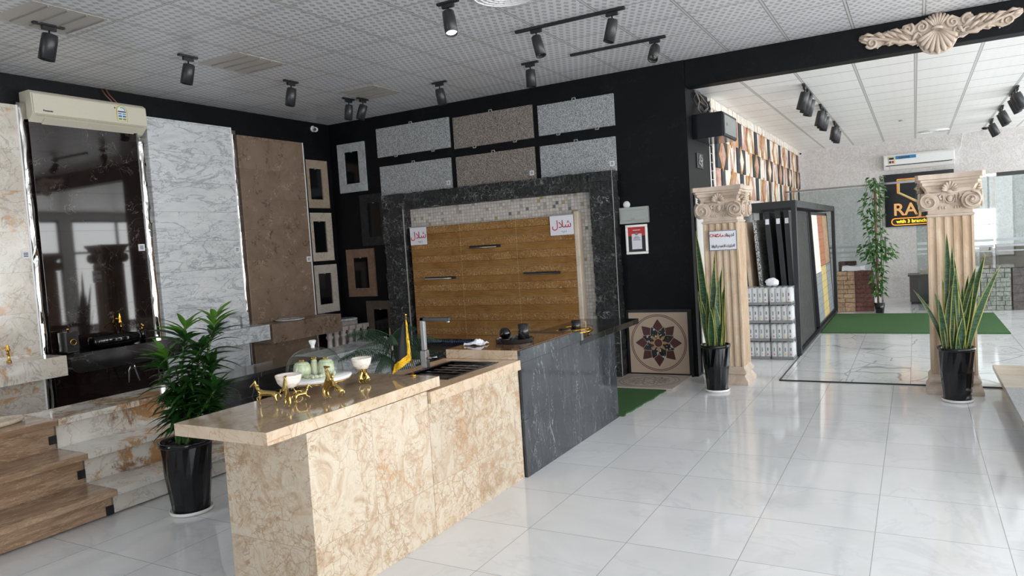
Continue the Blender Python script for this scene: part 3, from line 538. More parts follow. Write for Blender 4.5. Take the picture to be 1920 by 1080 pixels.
# stone surround, mosaic, gold panel
t = thing('stone_surround', (-4.86, 8.2, 0), 'black split-face stone surround around the gold panel', 'stone surround')
YF = 8.14; e = .0
def split_bar(x0, x1, z0, z1, vertical):
    b = MB(); rng = random.Random(int(x0 * 100 + z0 * 77))
    if vertical:
        z = z0
        while z < z1 - .01:
            h = min(rng.uniform(.07, .11), z1 - z); j = [rng.uniform(-.012, .012) for _ in range(3)]; b.box(x0 + j[0] * .8, x1 + j[1] * .8, YF + j[2], WYB - .001, z, z + h - .002); z += h
    else:
        x = x0
        while x < x1 - .01:
            h = min(rng.uniform(.08, .13), x1 - x); j = [rng.uniform(-.012, .012) for _ in range(3)]; b.box(x, x + h - .002, YF + j[2], WYB - .001, z0 + j[0] * .5, z1 + j[1] * .6); x += h
    return b
split_bar(-6.62, -6.25, 0.0, 2.27, True).build('left_jamb', 'split_black', t); split_bar(-3.42, -3.12, 0.0, 2.49, True).build('right_jamb', 'split_black', t); split_bar(-6.62, -3.42, 2.27, 2.49, False).build('lintel', 'split_black', t)
MB().box(-6.255, -6.243, YF - .014, YF + .0, .36, 2.27).build('edge_line', 'silver_clip', t); MB().box(-3.124, -3.118, YF - .014, YF, 0, 2.49).build('edge_line', 'silver_clip', t)
MB().box(-6.24, -3.42, WYB - .03, WYB - .001, .44, 2.27).build('mosaic_backing', 'white_mosaic', t)
t = thing('gold_stone_panel', (-4.9, 8.2, .44), 'gold ridged stone panel with three chrome slots inside the black surround', 'wall panel')
b = MB().box(-6.17, -3.63, 8.16, WYB - .031, .44, 2.0); b.build('panel_face', 'gold_stone', t, bevel=.006)
MB().box(-3.66, -3.60, 8.155, WYB - .031, .44, 2.04).build('right_edge', 'cream_stone', t, bevel=.01)
for x0, x1, z in ((-5.20, -4.72, 1.66), (-5.96, -5.45, 1.27), (-4.40, -3.88, 1.28)):
    k = MB().box(x0, x1, 8.145, 8.165, z, z + .035).build('slot_frame', 'dark_steel', t, bevel=.004); MB().box(x0 + .005, x1 - .06, 8.14, 8.147, z + .004, z + .014).build('lip', 'chrome', k)
for c_, z0, lb, w_ in (((-6.16, -5.88), 1.76, 'white paper sign on the left top corner of the gold panel', .28), ((-3.98, -3.66), 1.76, 'white paper sign on the right top corner of the gold panel', .32)):
    t = thing('paper_sign', ((c_[0] + c_[1]) / 2, 8.14, z0), lb, 'paper sign'); MB().box(c_[0], c_[1], 8.145, 8.149, z0, z0 + .24).build('sheet', 'paper', t)
    cx = (c_[0] + c_[1]) / 2; text(arab('شلال'), .13, facing((cx, 8.143, z0 + .13)), 'red_ink', t); text(arab('ذ م ه'), .035, facing((cx + .03, 8.143, z0 + .045)), 'ink', t, 'small_lettering')
    MB().box(c_[0] - .01, c_[1] + .01, 8.144, 8.152, z0 + .24, z0 + .255).build('tape', 'silver_clip', t)
solo(MB().box(-6.22, -3.44, WYB - .025, WYB - .001, .365, .435).build('mosaic_strip', 'blue_mosaic'), 'blue glass mosaic strip under the gold panel', 'mosaic strip')
solo(MB().box(-6.24, -3.44, 7.55, WYB - .03, 0.001, .36).build('low_bench', 'split_black', bevel=.004), 'low black stone bench below the gold panel', 'bench')

# ------------------------------------------------------------------ island
t = thing('island_counter', (-2.8, 2.95, 0), 'beige veined marble breakfast counter nearest the camera', 'counter')
MB().box(-3.075, -2.492, 2.395, 3.349, 0, .858).build('base', 'beige_marble', t, bevel=.002)
b = MB(); b.box(-3.13, -2.498, 2.17, 3.49, .860, .9205); o = b.build('countertop', ['beige_edge', 'beige_top'], t, bevel=.002)
for f in o.data.polygons:
    if f.normal.z > .9: f.material_index = 1
t = thing('sink_counter', (-2.8, 3.95, 0), 'lower beige marble counter with the black sink', 'counter')
MB().box(-3.075, -2.492, 3.351, 4.44, 0, .75).box(-3.075, -3.0, 3.351, 4.44, .75, .784).box(-2.57, -2.492, 3.351, 4.44, .75, .784).box(-3.0, -2.57, 3.351, 3.69, .75, .784).box(-3.0, -2.57, 4.35, 4.44, .75, .784).build('base', 'beige_marble', t, bevel=.002)
b = MB(); X0, X1, Y0, Y1 = -3.13, -2.472, 3.352, 4.448; sx0, sx1, sy0, sy1 = -2.98, -2.60, 3.72, 4.32
b.box(X0, sx0, Y0, Y1, .785, .853).box(sx1, X1, Y0, Y1, .785, .853).box(sx0, sx1, Y0, sy0, .785, .853).box(sx0, sx1, sy1, Y1, .785, .853)
o = b.build('countertop', ['beige_edge', 'beige_top'], t)
stone('beige_top2', [(.28, '#b79675'), (.5, '#c9ab8a'), (.75, '#d6bd9f')], 3, 1.5, veins=[('ridge', 4, .02, '#9b7857', .4, 0)], stretch=(1, .45, 1), rough=.12)
o.data.materials[1] = M['beige_top2']
for f in o.data.polygons:
    if f.normal.z > .9: f.material_index = 1
t = thing('kitchen_sink', (-2.79, 4.02, .80), 'black undermount sink with a slatted insert', 'sink')
b = MB(); b.box(sx0 - .015, sx0 + .012, sy0 - .015, sy1 + .015, .853, .857).box(sx1 - .012, sx1 + .015, sy0 - .015, sy1 + .015, .853, .857).box(sx0, sx1, sy0 - .015, sy0 + .09, .853, .857).box(sx0, sx1, sy1 - .012, sy1 + .015, .853, .857); b.build('rim', 'black_plastic', t)
MB().box(sx0, sx1, sy0 + .001, sy1, .787, .795).box(sx0 + .001, sx0 + .006, sy0, sy1, .79, .853).box(sx1 - .006, sx1 - .001, sy0, sy1, .79, .853).box(sx0, sx1, sy0 + .001, sy0 + .006, .79, .853).box(sx0, sx1, sy1 - .006, sy1 - .001, .79, .853).build('bowl', 'black_gloss', t)
for k in range(6): y = 3.86 + k * .085; MB().box(sx0 + .05, sx1 - .03, y, y + .022, .835, .848).build('slat', 'steel' if k > 1 else 'black_plastic', t)
for x in (-2.9, -2.78, -2.67): MB().box(x, x + .02, 3.84, 4.3, .825, .836).build('crossbar', 'black_plastic', t)
t = thing('kitchen_faucet', (-3.0, 4.05, .853), 'tall square brushed-steel kitchen faucet at the sink', 'faucet')
MB().box(-3.028, -2.982, 4.02, 4.066, .858, .98).build('base', 'steel', t, bevel=.003); MB().box(-3.02, -2.99, 4.028, 4.058, .98, 1.21).build('riser', 'steel', t, bevel=.003)
MB().box(-3.02, -2.775, 4.028, 4.058, 1.185, 1.21).build('spout', 'dark_steel', t, bevel=.003); MB().cyl((-2.79, 4.043, 1.186), (-2.79, 4.043, 1.172), .012).build('aerator', 'chrome', t); MB().tube([(-2.985, 4.05, .92), (-2.955, 4.06, .925), (-2.92, 4.07, .93)], .007).build('handle', 'steel', t)
t = thing('cooking_counter', (-2.8, 5.6, 0), 'black white-veined marble counter joined to the beige island', 'counter')
MB().prism([(4.45, 0), (6.28, 0), (6.28, .80), (5.505, .80), (5.505, .92), (4.45, .92)], 'x', -2.495, -2.470).build('side_panel', 'black_marble', t, bevel=.001)
MB().box(-3.075, -2.4955, 4.45, 5.5, 0, .852).build('carcass', 'black_marble', t)
o = MB().box(-3.11, -2.4955, 4.449, 5.5, .853, .921).build('upper_top', ['beige_edge', 'beige_top'], t, bevel=.002)
stone('gold_reflection_top', [(.28, '#5e4632'), (.5, '#765840'), (.75, '#8a6a4c')], 3, 1.5, veins=[('ridge', 5, .02, '#49341f', .4, 0)], rough=.04)  # brown reflection of the gold panel put into the beige top's colour
o.data.materials[1] = M['gold_reflection_top']
for f in o.data.polygons:
    if f.normal.z > .9: f.material_index = 1
MB().box(-3.11, -2.465, 5.501, 6.95, .80, .852).build('lower_top', 'dark_slab', t, bevel=.002); MB().box(-3.07, -2.6, 5.5, 6.28, 0.0, .799).build('rear_carcass', 'black_marble', t)
MB().box(-2.469, -2.455, 5.49, 5.53, .84, .90).build('notch_clip', 'chrome', t)
# crop the side panel where the top steps down
# flag
t = thing('table_flag', (-2.72, 3.46, .92), 'small black desk flag with yellow fringe at the counter step', 'flag')
fb = Vector((-2.665, 3.455, .921)); tp = Vector((-2.69, 3.455, 1.295))
MB().lathe([(.02, 0), (.018, .008), (.006, .012)], fb, 16).build('stand', 'gold_shiny', t); MB().tube([fb, tp], .003, 6).ball(tp, .007, 6).build('pole', 'gold_shiny', t)
e1 = Vector((-.87, -.48, 0)) * .125
def flag_pt(u, v):      # u across (0 pole,1 free), v down
    p = tp.lerp(fb, .08 + v * .66); drop = -.07 * u * (v ** 1.0) - .01 * u; w_ = u * (.15 + .85 * v)
    return p + e1 * w_ + Vector((0, 0, drop)) + Vector((.3, -.9, 0)) * .012 * math.sin(u * 9 + v * 3) * u
for nm, u0, u1, v0, v1, mt_ in (('cloth', .2, 1, 0.02, .82, 'flag_black'), ('pole_fringe', 0, .2, 0, 1, 'flag_gold'), ('bottom_fringe', .2, 1.0, .82, 1.0, 'flag_gold')):
    b = MB(); nu, nv = 14, 14; g = [[flag_pt(u0 + (u1 - u0) * i / nu, v0 + (v1 - v0) * j / nv) + (Vector((random.uniform(-.004, .004), 0, random.uniform(-.004, .004))) if 'fringe' in nm else Vector()) for i in range(nu + 1)] for j in range(nv + 1)]
    vv = [[b.bm.verts.new(p) for p in r_] for r_ in g]
    for j in range(nv):
        for i in range(nu): b._f([vv[j][i], vv[j][i+1], vv[j+1][i+1], vv[j+1][i]], True)
    o = b.build(nm, mt_, t); s_ = o.modifiers.new('s', 'SOLIDIFY'); s_.thickness = .003
# horses
def horse_mesh(rear=.0):
    V = {'hip': (-.035, 0, .062, .016), 'mid': (0, 0, .064, .0155), 'chest': (.035, 0, .068, .016), 'n1': (.052, 0, .088, .0105), 'n2': (.060, 0, .108, .008), 'poll': (.066, 0, .122, .0075), 'muz': (.088, 0, .104, .0045), 'nose': (.094, 0, .098, .004),
         'ear1': (.061, .005, .134, .0018), 'ear2': (.061, -.005, .134, .0018),
         'hl': (-.038, .012, .045, .0085), 'hl2': (-.046, .013, .024, .0045), 'hl3': (-.040, .013, .004, .0032), 'hr': (-.034, -.012, .045, .0085), 'hr2': (-.040, -.013, .024, .0045), 'hr3': (-.030, -.013, .004, .0032),
         'fl': (.04, .011, .046, .0065), 'fl2': (.041, .012, .024, .0038), 'fl3': (.040, .012, .004, .003), 'fr': (.044, -.011, .048, .0065), 'fr2': (.066, -.012, .040, .004), 'fr3': (.062, -.012, .020, .003),
         't1': (-.052, 0, .066, .005), 't2': (-.064, 0, .045, .006), 't3': (-.062, 0, .022, .002), 'm1': (.045, 0, .105, .005), 'm2': (.042, 0, .09, .005)}
    E = [('hip', 'mid'), ('mid', 'chest'), ('chest', 'n1'), ('n1', 'n2'), ('n2', 'poll'), ('poll', 'muz'), ('muz', 'nose'), ('poll', 'ear1'), ('poll', 'ear2'), ('hip', 'hl'), ('hl', 'hl2'), ('hl2', 'hl3'), ('hip', 'hr'), ('hr', 'hr2'), ('hr2', 'hr3'),
         ('chest', 'fl'), ('fl', 'fl2'), ('fl2', 'fl3'), ('chest', 'fr'), ('fr', 'fr2'), ('fr2', 'fr3'), ('hip', 't1'), ('t1', 't2'), ('t2', 't3'), ('n2', 'm1'), ('n1', 'm2')]
    ks = list(V); me = bpy.data.meshes.new('horse'); me.from_pydata([V[k][:3] for k in ks], [(ks.index(a), ks.index(b)) for a, b in E], []); me.materials.append(M['gold_metal'])
    o = bpy.data.objects.new('horse', me); COL.objects.link(o); md = o.modifiers.new('skin', 'SKIN'); md.use_smooth_shade = True; s_ = o.modifiers.new('s', 'SUBSURF'); s_.levels = 1; s_.render_levels = 2
    sv = me.skin_vertices[0].data
    for i, k in enumerate(ks): sv[i].radius = (V[k][3],) * 2; sv[i].use_root = (k == 'hip')
    bpy.context.view_layer.update(); m2 = bpy.data.meshes.new_from_object(o.evaluated_get(bpy.context.evaluated_depsgraph_get())); bpy.data.objects.remove(o); m2.name = 'horse'; return m2
HM = horse_mesh()
def horse(parent, x, y, z, rz, s_=1.0, pitch=0):
    o = bpy.data.objects.new('horse', HM); COL.objects.link(o); o.parent = parent; b_ = Vector(parent['_b']); o.location = Vector((x, y, z + .048 * s_ * math.sin(pitch))) - b_; o.rotation_euler = (0, -pitch, rz); o.scale = (s_,) * 3; return o
# cake dome on horse stand
PC = Vector((-2.985, 2.97, 0)); zp = .985
t = thing('cake_stand', (PC.x, PC.y, .921), 'white marble cake stand with glass dome carried by gold horses', 'cake stand')
MB().lathe([(.16, 0), (.20, .004), (.205, .016), (.20, .022), (.05, .022)], (PC.x, PC.y, zp), 40).build('plate', 'white_ceramic', t); MB().lathe([(.12, 0), (.198, .002), (.198, .006)], (PC.x, PC.y, zp - .006), 40).build('plate_rim', 'gold_shiny', t)
b = MB(); prof = [(.150 * math.cos(a) if a < 1.5 else .0, .0 + .135 * math.sin(a)) for a in [PI / 2 * i / 12 for i in range(12)]]
prof = [(.158, 0)] + [(.158 * math.cos(a) ** .8, .02 + .14 * math.sin(a)) for a in [PI / 2 * i / 14 for i in range(14)]] + [(.012, .161)]
b.lathe(prof, (PC.x, PC.y, zp + .023), 40, True, False); dm = b.build('glass_dome', 'dome_glass', t)
MB().lathe([(.012, .0), (.010, .012), (.019, .03), (.021, .042), (.014, .045)], (PC.x, PC.y, zp + .180), 12, False).build('dome_knob', 'dome_glass', dm)
m = sheet('dome_glass2', '#eaf2ef', .45, .02); m.col('#ffffff'); M['dome_glass2'] = m.m; dm.children[0].data.materials[0] = m.m
for a_, rz in ((R(-85), R(-95)), (R(80), R(90)), (R(170), R(190))): horse(t, PC.x + .15 * math.cos(a_), PC.y + .15 * math.sin(a_), .921, rz, .46)

# onyx bowls on horses
def horse_bowl(c, lb, spec, zb, r):
    t = thing('onyx_bowl', (c[0], c[1], .921), lb, 'bowl')
    MB().lathe([(r * .25, 0), (r * .55, .006), (r * .85, .03), (r, .065), (r * .98, .07), (r * .93, .066), (r * .75, .03), (r * .3, .012)], (c[0], c[1], zb), 32).build('bowl_body', 'onyx_bowl', t)
    for x, y, rz, k, p_ in spec: horse(t, x, y, .921, rz, k, p_)
horse_bowl((-2.83, 2.63), 'pink-white onyx bowl carried by gold horses, nearer of the two', [(-2.955, 2.60, R(208), 1.0, 0), (-2.775, 2.54, R(-60), .95, R(48)), (-2.82, 2.69, R(60), .7, 0)], 1.012, .068)
horse_bowl((-2.83, 3.19), 'small onyx bowl on gold horse legs near the flag', [(-2.845, 3.17, R(215), .8, R(55)), (-2.80, 3.17, R(-55), .8, R(55)), (-2.82, 3.22, R(80), .8, R(55))], 1.005, .06)
t = thing('horse_figurine', (-2.67, 2.77, .921), 'gold rearing horse figurine in front of the cake stand', 'figurine'); horse(t, -2.67, 2.77, .921, R(-10), 1.05, R(45)); horse(t, -2.71, 2.815, .921, R(200), .8, R(30))
# contents under the dome
def jar(x, y, r, h, lb):
    t = thing('onyx_jar', (x, y, zp + .022), lb, 'jar'); MB().lathe([(r * .7, 0), (r, h * .2), (r * 1.02, h * .5), (r * .92, h * .8), (r * .85, h * .82)], (x, y, zp + .0225), 24).build('jar_body', 'jade_onyx', t)
    MB().lathe([(r * .9, h * .82), (r * .7, h * .95), (r * .2, h)], (x, y, zp + .0225), 24).build('jar_lid', 'jade_onyx', t)
    b = MB(); rg = random.Random(int(x * 1000))
    for k in range(6): a_ = k * PI / 3; b.tube([(x, y, zp + .02 + h), (x + .012 * math.cos(a_), y + .012 * math.sin(a_), zp + .03 + h), (x + .016 * math.cos(a_), y + .016 * math.sin(a_), zp + .022 + h)], [.002, .004, .001], 6)
    b.build('gold_flower', 'gold_shiny', t)
jar(PC.x - .045, PC.y - .05, .048, .085, 'round green onyx jar with gold flower, left under the glass dome'); jar(PC.x + .03, PC.y + .06, .046, .085, 'pale onyx jar with gold flower, right under the glass dome'); jar(PC.x - .02, PC.y + .02, .02, .09, 'slim onyx bottle jar between the two round jars under the dome')
rg = random.Random(4)
for k in range(12):
    a_ = R(-100 + k * 13); q = rg.uniform(.085, .125); x, y = PC.x + .03 + q * .8 * math.cos(a_), PC.y - .01 + q * .8 * math.sin(a_)
    solo(MB().ball((x, y, zp + .033), (.013, .010, .0105), 8, q=Quaternion((0, 0, 1), rg.uniform(0, 3))).build('onyx_pebble', 'jade_onyx'), 'small pale green onyx pebble on the cake stand plate', 'pebble', 'onyx pebbles under the glass dome')
# trays on the cooking counter
t = thing('round_tray', (-2.74, 4.86, .9215), 'black marble round tray with ribbed rim on the raised counter', 'tray')
b = MB(); b.lathe([(.13, 0), (.145, .004), (.15, .03), (.140, .032), (.136, .012), (.0, .012)], (-2.74, 4.86, .9215), 40, False); b.build('tray_body', 'dark_slab', t)
solo(MB().lathe([(.03, 0), (.045, .003), (.05, .018), (.045, .02)], (-2.80, 4.82, .934), 24).ball((-2.80, 4.82, .993), .045, 14).build('marble_sphere', 'black_gloss'), 'polished black marble sphere on the round tray', 'sphere')
solo(MB().lathe([(.042, 0), (.042, .12), (.037, .12), (.036, .01), (0, .01)], (-2.69, 4.92, .934), 28).build('marble_tumbler', 'dark_slab'), 'tall black marble tumbler beside the sphere', 'tumbler')
t = thing('gold_tray', (-2.62, 5.72, .853), 'oval gold mirrored tray at the far end of the black counter', 'tray')
b = MB(); b.rings([[(-2.62 + .13 * s_ * math.cos(q), 5.78 + .2 * s_ * math.sin(q), .853 + z) for q in [2 * PI * i / 36 for i in range(36)]] for s_, z in ((.9, .02), (.95, .02), (1, .035), (.98, .035), (.92, .024), (.5, .024))]); b.build('tray_body', 'gold_shiny', t)
for a_ in (45, 135, 225, 315): MB().lathe([(.01, 0), (.006, .02)], (-2.62 + .09 * math.cos(R(a_)), 5.78 + .14 * math.sin(R(a_)), .853), 10).build('foot', 'gold_shiny', t)
MB().tube([(-2.62 + .125 * math.cos(q), 5.78 + .195 * math.sin(q), .91) for q in [2 * PI * i / 36 for i in range(37)]], .003, 6).build('rail', 'gold_shiny', t)
t = thing('black_cup', (-2.62, 5.76, .878), 'square-handled black marble cup on the gold tray', 'cup'); MB().lathe([(.04, 0), (.04, .1), (.035, .1), (.034, .01), (0, .01)], (-2.62, 5.76, .879), 24).build('cup_body', 'dark_slab', t)
MB().tube([(-2.585, 5.78, .96), (-2.545, 5.80, .96), (-2.545, 5.80, .90), (-2.585, 5.78, .90)], .006, 6).build('handle', 'wood_light', t)
solo(MB().lathe([(.05, 0), (.055, .01), (.055, .04), (.05, .045)], (-2.68, 5.66, .879), 24).build('marble_box', 'black_gloss'), 'low round black marble box left on the gold tray', 'box')
t = thing('gold_bird', (-2.74, 5.56, .853), 'tiny gold bird ornament left of the gold tray', 'ornament'); MB().ball((-2.74, 5.56, .875), (.022, .014, .014), 8).build('bird_body', 'gold_shiny', t); MB().tube([(-2.735, 5.56, .88), (-2.725, 5.57, .91), (-2.71, 5.575, .912)], [.008, .006, .002]).build('bird_head', 'gold_shiny', t)
b = MB(); n_ = 10; vv = []
for i in range(n_):
    for j in range(n_): vv.append(b.bm.verts.new((-3.06 + .16 * i / 9, 4.62 + .12 * j / 9, .926 + .035 * abs(mnoise.noise(Vector((i * .55, j * .55, 2)))) + (.03 if 3 < i < 7 else 0) * math.sin(j / 9 * PI))))
for i in range(n_ - 1):
    for j in range(n_ - 1): b._f([vv[i * n_ + j], vv[(i + 1) * n_ + j], vv[(i + 1) * n_ + j + 1], vv[i * n_ + j + 1]], False)
o = b.build('crumpled_cloth', 'paper'); o.modifiers.new('s', 'SOLIDIFY').thickness = .003; solo(o, 'crumpled white paper cloth on the raised counter', 'cloth')
solo(MB().lathe([(.05, 0), (.055, .03), (.055, .09), (.035, .12), (.0, .125)], (-3.02, 4.40, .857), 20).build('black_soap_jar', 'black_gloss'), 'round black jar behind the kitchen faucet', 'jar') if 0 else None

# ------------------------------------------------------------------ plants
def pot(t, c, rb, rt, h, n=12):
    b = MB(); x, y = c; rr = []
    for k, (z, r_, off) in enumerate([(.02, rb, 0), (.02 + h * .12, rb * 1.05, 0), (h * .55, (rb + rt) / 2 * 1.06, .5), (h * .93, rt, 0), (h * .94, rt * 1.01, 0)]):
        ring = []
        for i in range(2 * n):
            q = PI * i / n; zig = (1 if i % 2 == 0 else .93) if k in (1,) else (.93 if i % 2 == 0 else 1) if k in (3,) else 1
            if k == 2: zig = .965 if i % 2 else 1.0
            ring.append((x + r_ * zig * math.cos(q), y + r_ * zig * math.sin(q), z))
        rr.append(ring)
    b.rings(rr, True, False); b.build('pot', 'pot_black', t, bevel=.0)
    MB().lathe([(rt * .99, h * .93), (rt * 1.05, h * .94), (rt * 1.06, h), (rt * .98, h), (rt * .94, h * .96), (rt * .9, h * .94)], (x, y, 0), 36, True, False).build('rim', 'pot_black', t)
    MB().lathe([(rt * .9, h * .935), (rt * .5, h * .955)], (x, y, 0), 24).build('soil', 'soil', t)
    MB().lathe([(rb * 1.02, 0), (rb * 1.16, .008), (rb * 1.2, .028), (rb * 1.12, .028), (rb * 1.05, .012)], (x, y, 0), 32).build('saucer', 'white_ceramic', t)
def leaf_strip(b, p0, d, L, W, bend, nseg=9, mats=(0, 1), twist=0, fold=.25, side=None, prof=None):
    d = d.normalized(); side = side or d.cross(Vector((0, 0, 1))); side = side.normalized() if side.length > .01 else Vector((1, 0, 0))
    side = Quaternion(d, twist) @ side; p = p0.copy(); rows = []
    for i in range(nseg + 1):
        u = i / nseg; w_ = W * (prof(u) if prof else (min(1, .55 + 1.2 * u) * (1 - u ** 2.6) ** .8 if i < nseg else .02)); nrm = side.cross(d).normalized()
        rows.append([b.bm.verts.new(p + side * (k * w_) + nrm * (abs(k) * w_ * fold)) for k in ((-1, -.8, 0, .8, 1) if mats[0] != mats[1] else (-1, -.72, 0, .72, 1))])
        d = (d + bend * (1.0 / nseg)).normalized(); side = (side - d * side.dot(d)).normalized(); p = p + d * (L / nseg)
    for a_, c_ in zip(rows, rows[1:]):
        for k in range(4): b.mi = mats[1] if k in (0, 3) else mats[0]; b._f([a_[k], a_[k+1], c_[k+1], c_[k]], True)
    b.mi = 0
def snake_plant(c, lb, leaves):
    t = thing('snake_plant', (c[0], c[1], 0), lb, 'potted plant'); pot(t, c, .108, .145, .50)
    b = MB()
    leaves = leaves + [(dx * .7 + .01, dy - .02, -lx * .6 + .1, lz * .72, W * .95, -bx * .5) for dx, dy, lx, lz, W, bx in leaves[::2]]
    for (dx, dy, lx, lz, W, bx) in leaves:
        W *= 1.15; lx *= .6; bx *= .6
        p0 = Vector((c[0] + dx, c[1] + dy, .455)); d = Vector((lx * .35, random.uniform(-.12, .12), 1)); L = lz
        leaf_strip(b, p0, d, L, W, Vector((bx, random.uniform(-.1, .1), 0)), 10, (0, 1), random.uniform(-.5, .5) + (0), .3, side=Vector((1, random.uniform(-.5, .5), 0)))
    o = b.build('foliage', ['snake_leaf', 'snake_margin'], t); o.modifiers.new('s', 'SOLIDIFY').thickness = .004
snake_plant((-1.865, 7.6), 'snake plant in a black pot in front of the column with the paper sign', [(-.05, 0, -.25, 1.25, .045, -.05), (0, .03, -.05, 1.02, .03, .02), (-.06, -.03, -.4, .62, .035, -.2), (.03, -.04, .1, .75, .032, .1), (.06, 0, .3, .68, .035, .15), (.02, .05, .1, .85, .03, .15), (-.03, -.06, -.1, .6, .04, .05), (.05, -.05, .35, .52, .036, .1), (-.02, .02, .05, .7, .035, -.15), (.0, -.02, .15, .58, .036, -.1), (-.07, .03, -.5, .55, .028, -.3), (.07, .03, .2, .6, .03, -.05)])
snake_plant((.298, 7.6), 'snake plant in a black pot in front of the right-hand column', [(-.04, 0, -.12, 1.08, .038, .05), (-.02, .04, -.05, .98, .03, .06), (.04, .02, -.1, .85, .028, -.05), (.03, -.04, .5, .78, .04, .2), (.06, -.02, .45, .9, .034, .3), (.08, .02, .85, .82, .036, .5), (-.05, -.04, -.15, .62, .042, .25), (.0, -.07, .35, .45, .044, .5), (-.07, .0, -.45, .55, .03, -.2), (-.09, .02, -.55, .62, .02, -.9), (.05, .05, .3, .7, .03, .1), (-.03, .05, -.3, .66, .03, -.1), (.02, .0, .1, .55, .034, 0), (-.08, -.03, -.3, .5, .03, -.1)])
# tall dracaena
C0 = (-4.36, 3.10)
t = thing('dracaena_plant', (C0[0], C0[1], 0), 'tall bushy green plant in a black pot at the end of the beige counter', 'potted plant'); pot(t, C0, .12, .165, .50, 12)
rg = random.Random(11)
stems = [((-.05, -.03), (-.05, -.05, 1.22)), ((0, -.05), (.10, .0, 1.40)), ((.04, .03), (.32, .08, 1.46)), ((-.02, .05), (.22, .1, 1.12)), ((.05, -.04), (.33, .02, .98)), ((0, .02), (.08, -.04, .95)), ((.03, .0), (.2, .03, 1.25)), ((.0, -.02), (.02, -.02, .88))]
for k, (s0, s1) in enumerate(stems):
    top = Vector((C0[0] + s1[0], C0[1] + s1[1], s1[2] - .12)); bot = Vector((C0[0] + s0[0], C0[1] + s0[1], .46)); mid = bot.lerp(top, .5) + Vector((-.1 * s1[0], 0, 0))
    pts = [bot.lerp(mid, i / 4) if i < 4 else mid.lerp(top, (i - 4) / 4) for i in range(9)]
    st = MB().tube(pts, [.012 - .0008 * i for i in range(9)], 7).build('stem', 'stem_green', t)
    b = MB(); y_ = MB(); n_ = 60
    for i in range(n_):
        u = (i / n_) ** .8; f_ = 1 - u; q = rg.uniform(0, 2 * PI) + i * 2.4; pz = top.lerp(mid.lerp(bot, .35), f_ * .95); el = .25 + 1.0 * u ** 3
        d = Vector((math.cos(q), math.sin(q), el)); L = rg.uniform(.15, .25) * (1 if u < .9 else .8); tgt = y_ if u > .84 and k in (0, 1, 2) else b
        leaf_strip(tgt, pz, d, L, rg.uniform(.015, .021), Vector((0, 0, -1.25 + .7 * u)), 6, (0, 0), rg.uniform(-.4, .4), .35, prof=lambda x: (x * 3.2 + .25 if x < .25 else 1.05 * (1 - ((x - .25) / .75) ** 2) + .02))
    b.build('foliage', 'green_leaf', st)
    if len(y_.bm.verts): y_.build('young_leaves', 'young_leaf', st)
    else: y_.bm.free()
# feathery fern behind the island
C1 = (-4.45, 5.45)
t = thing('feathery_fern', (C1[0], C1[1], 0), 'dark feathery potted fern behind the counter by the flag', 'potted plant')
MB().lathe([(.11, .0), (.14, .15), (.15, .3), (.14, .31), (.12, .29)], (C1[0], C1[1], .0), 24).build('pot', 'white_ceramic', t); MB().tube([(C1[0], C1[1], .28), (C1[0], C1[1], .95)], [.014, .006]).build('stem', 'stem_brown', t)
for k in range(13):
    q = k * 2.4 + .3; z0 = .6 + .34 * (k / 15); L = .62 - .2 * (k / 15); b = MB(); pts = []
    p = Vector((C1[0], C1[1], z0)); d = Vector((math.cos(q), math.sin(q), .55 + .4 * (k / 15)))
    for i in range(16):
        pts.append(p.copy()); d = (d.normalized() + Vector((0, 0, -.085))).normalized(); p = p + d * (L / 15)
    b.tube(pts, [.004 - .0002 * i for i in range(16)], 5)
    for i in range(2, 16):
        for s_ in (-1, 1):
            for h_ in (0, .5):
                tdir = (pts[i] - pts[i-1]).normalized(); sd = tdir.cross(Vector((0, 0, 1))).normalized() * s_; o_ = pts[i-1].lerp(pts[i], h_)
                leaf_strip(b, o_, sd * .8 + tdir * .7 + Vector((0, 0, -.5)), .17 * (1.05 - (i / 16) ** 2), .005, Vector((0, 0, -1.5)), 4, (0, 0), 0, .1)
    b.build('frond', 'fern_leaf', t)

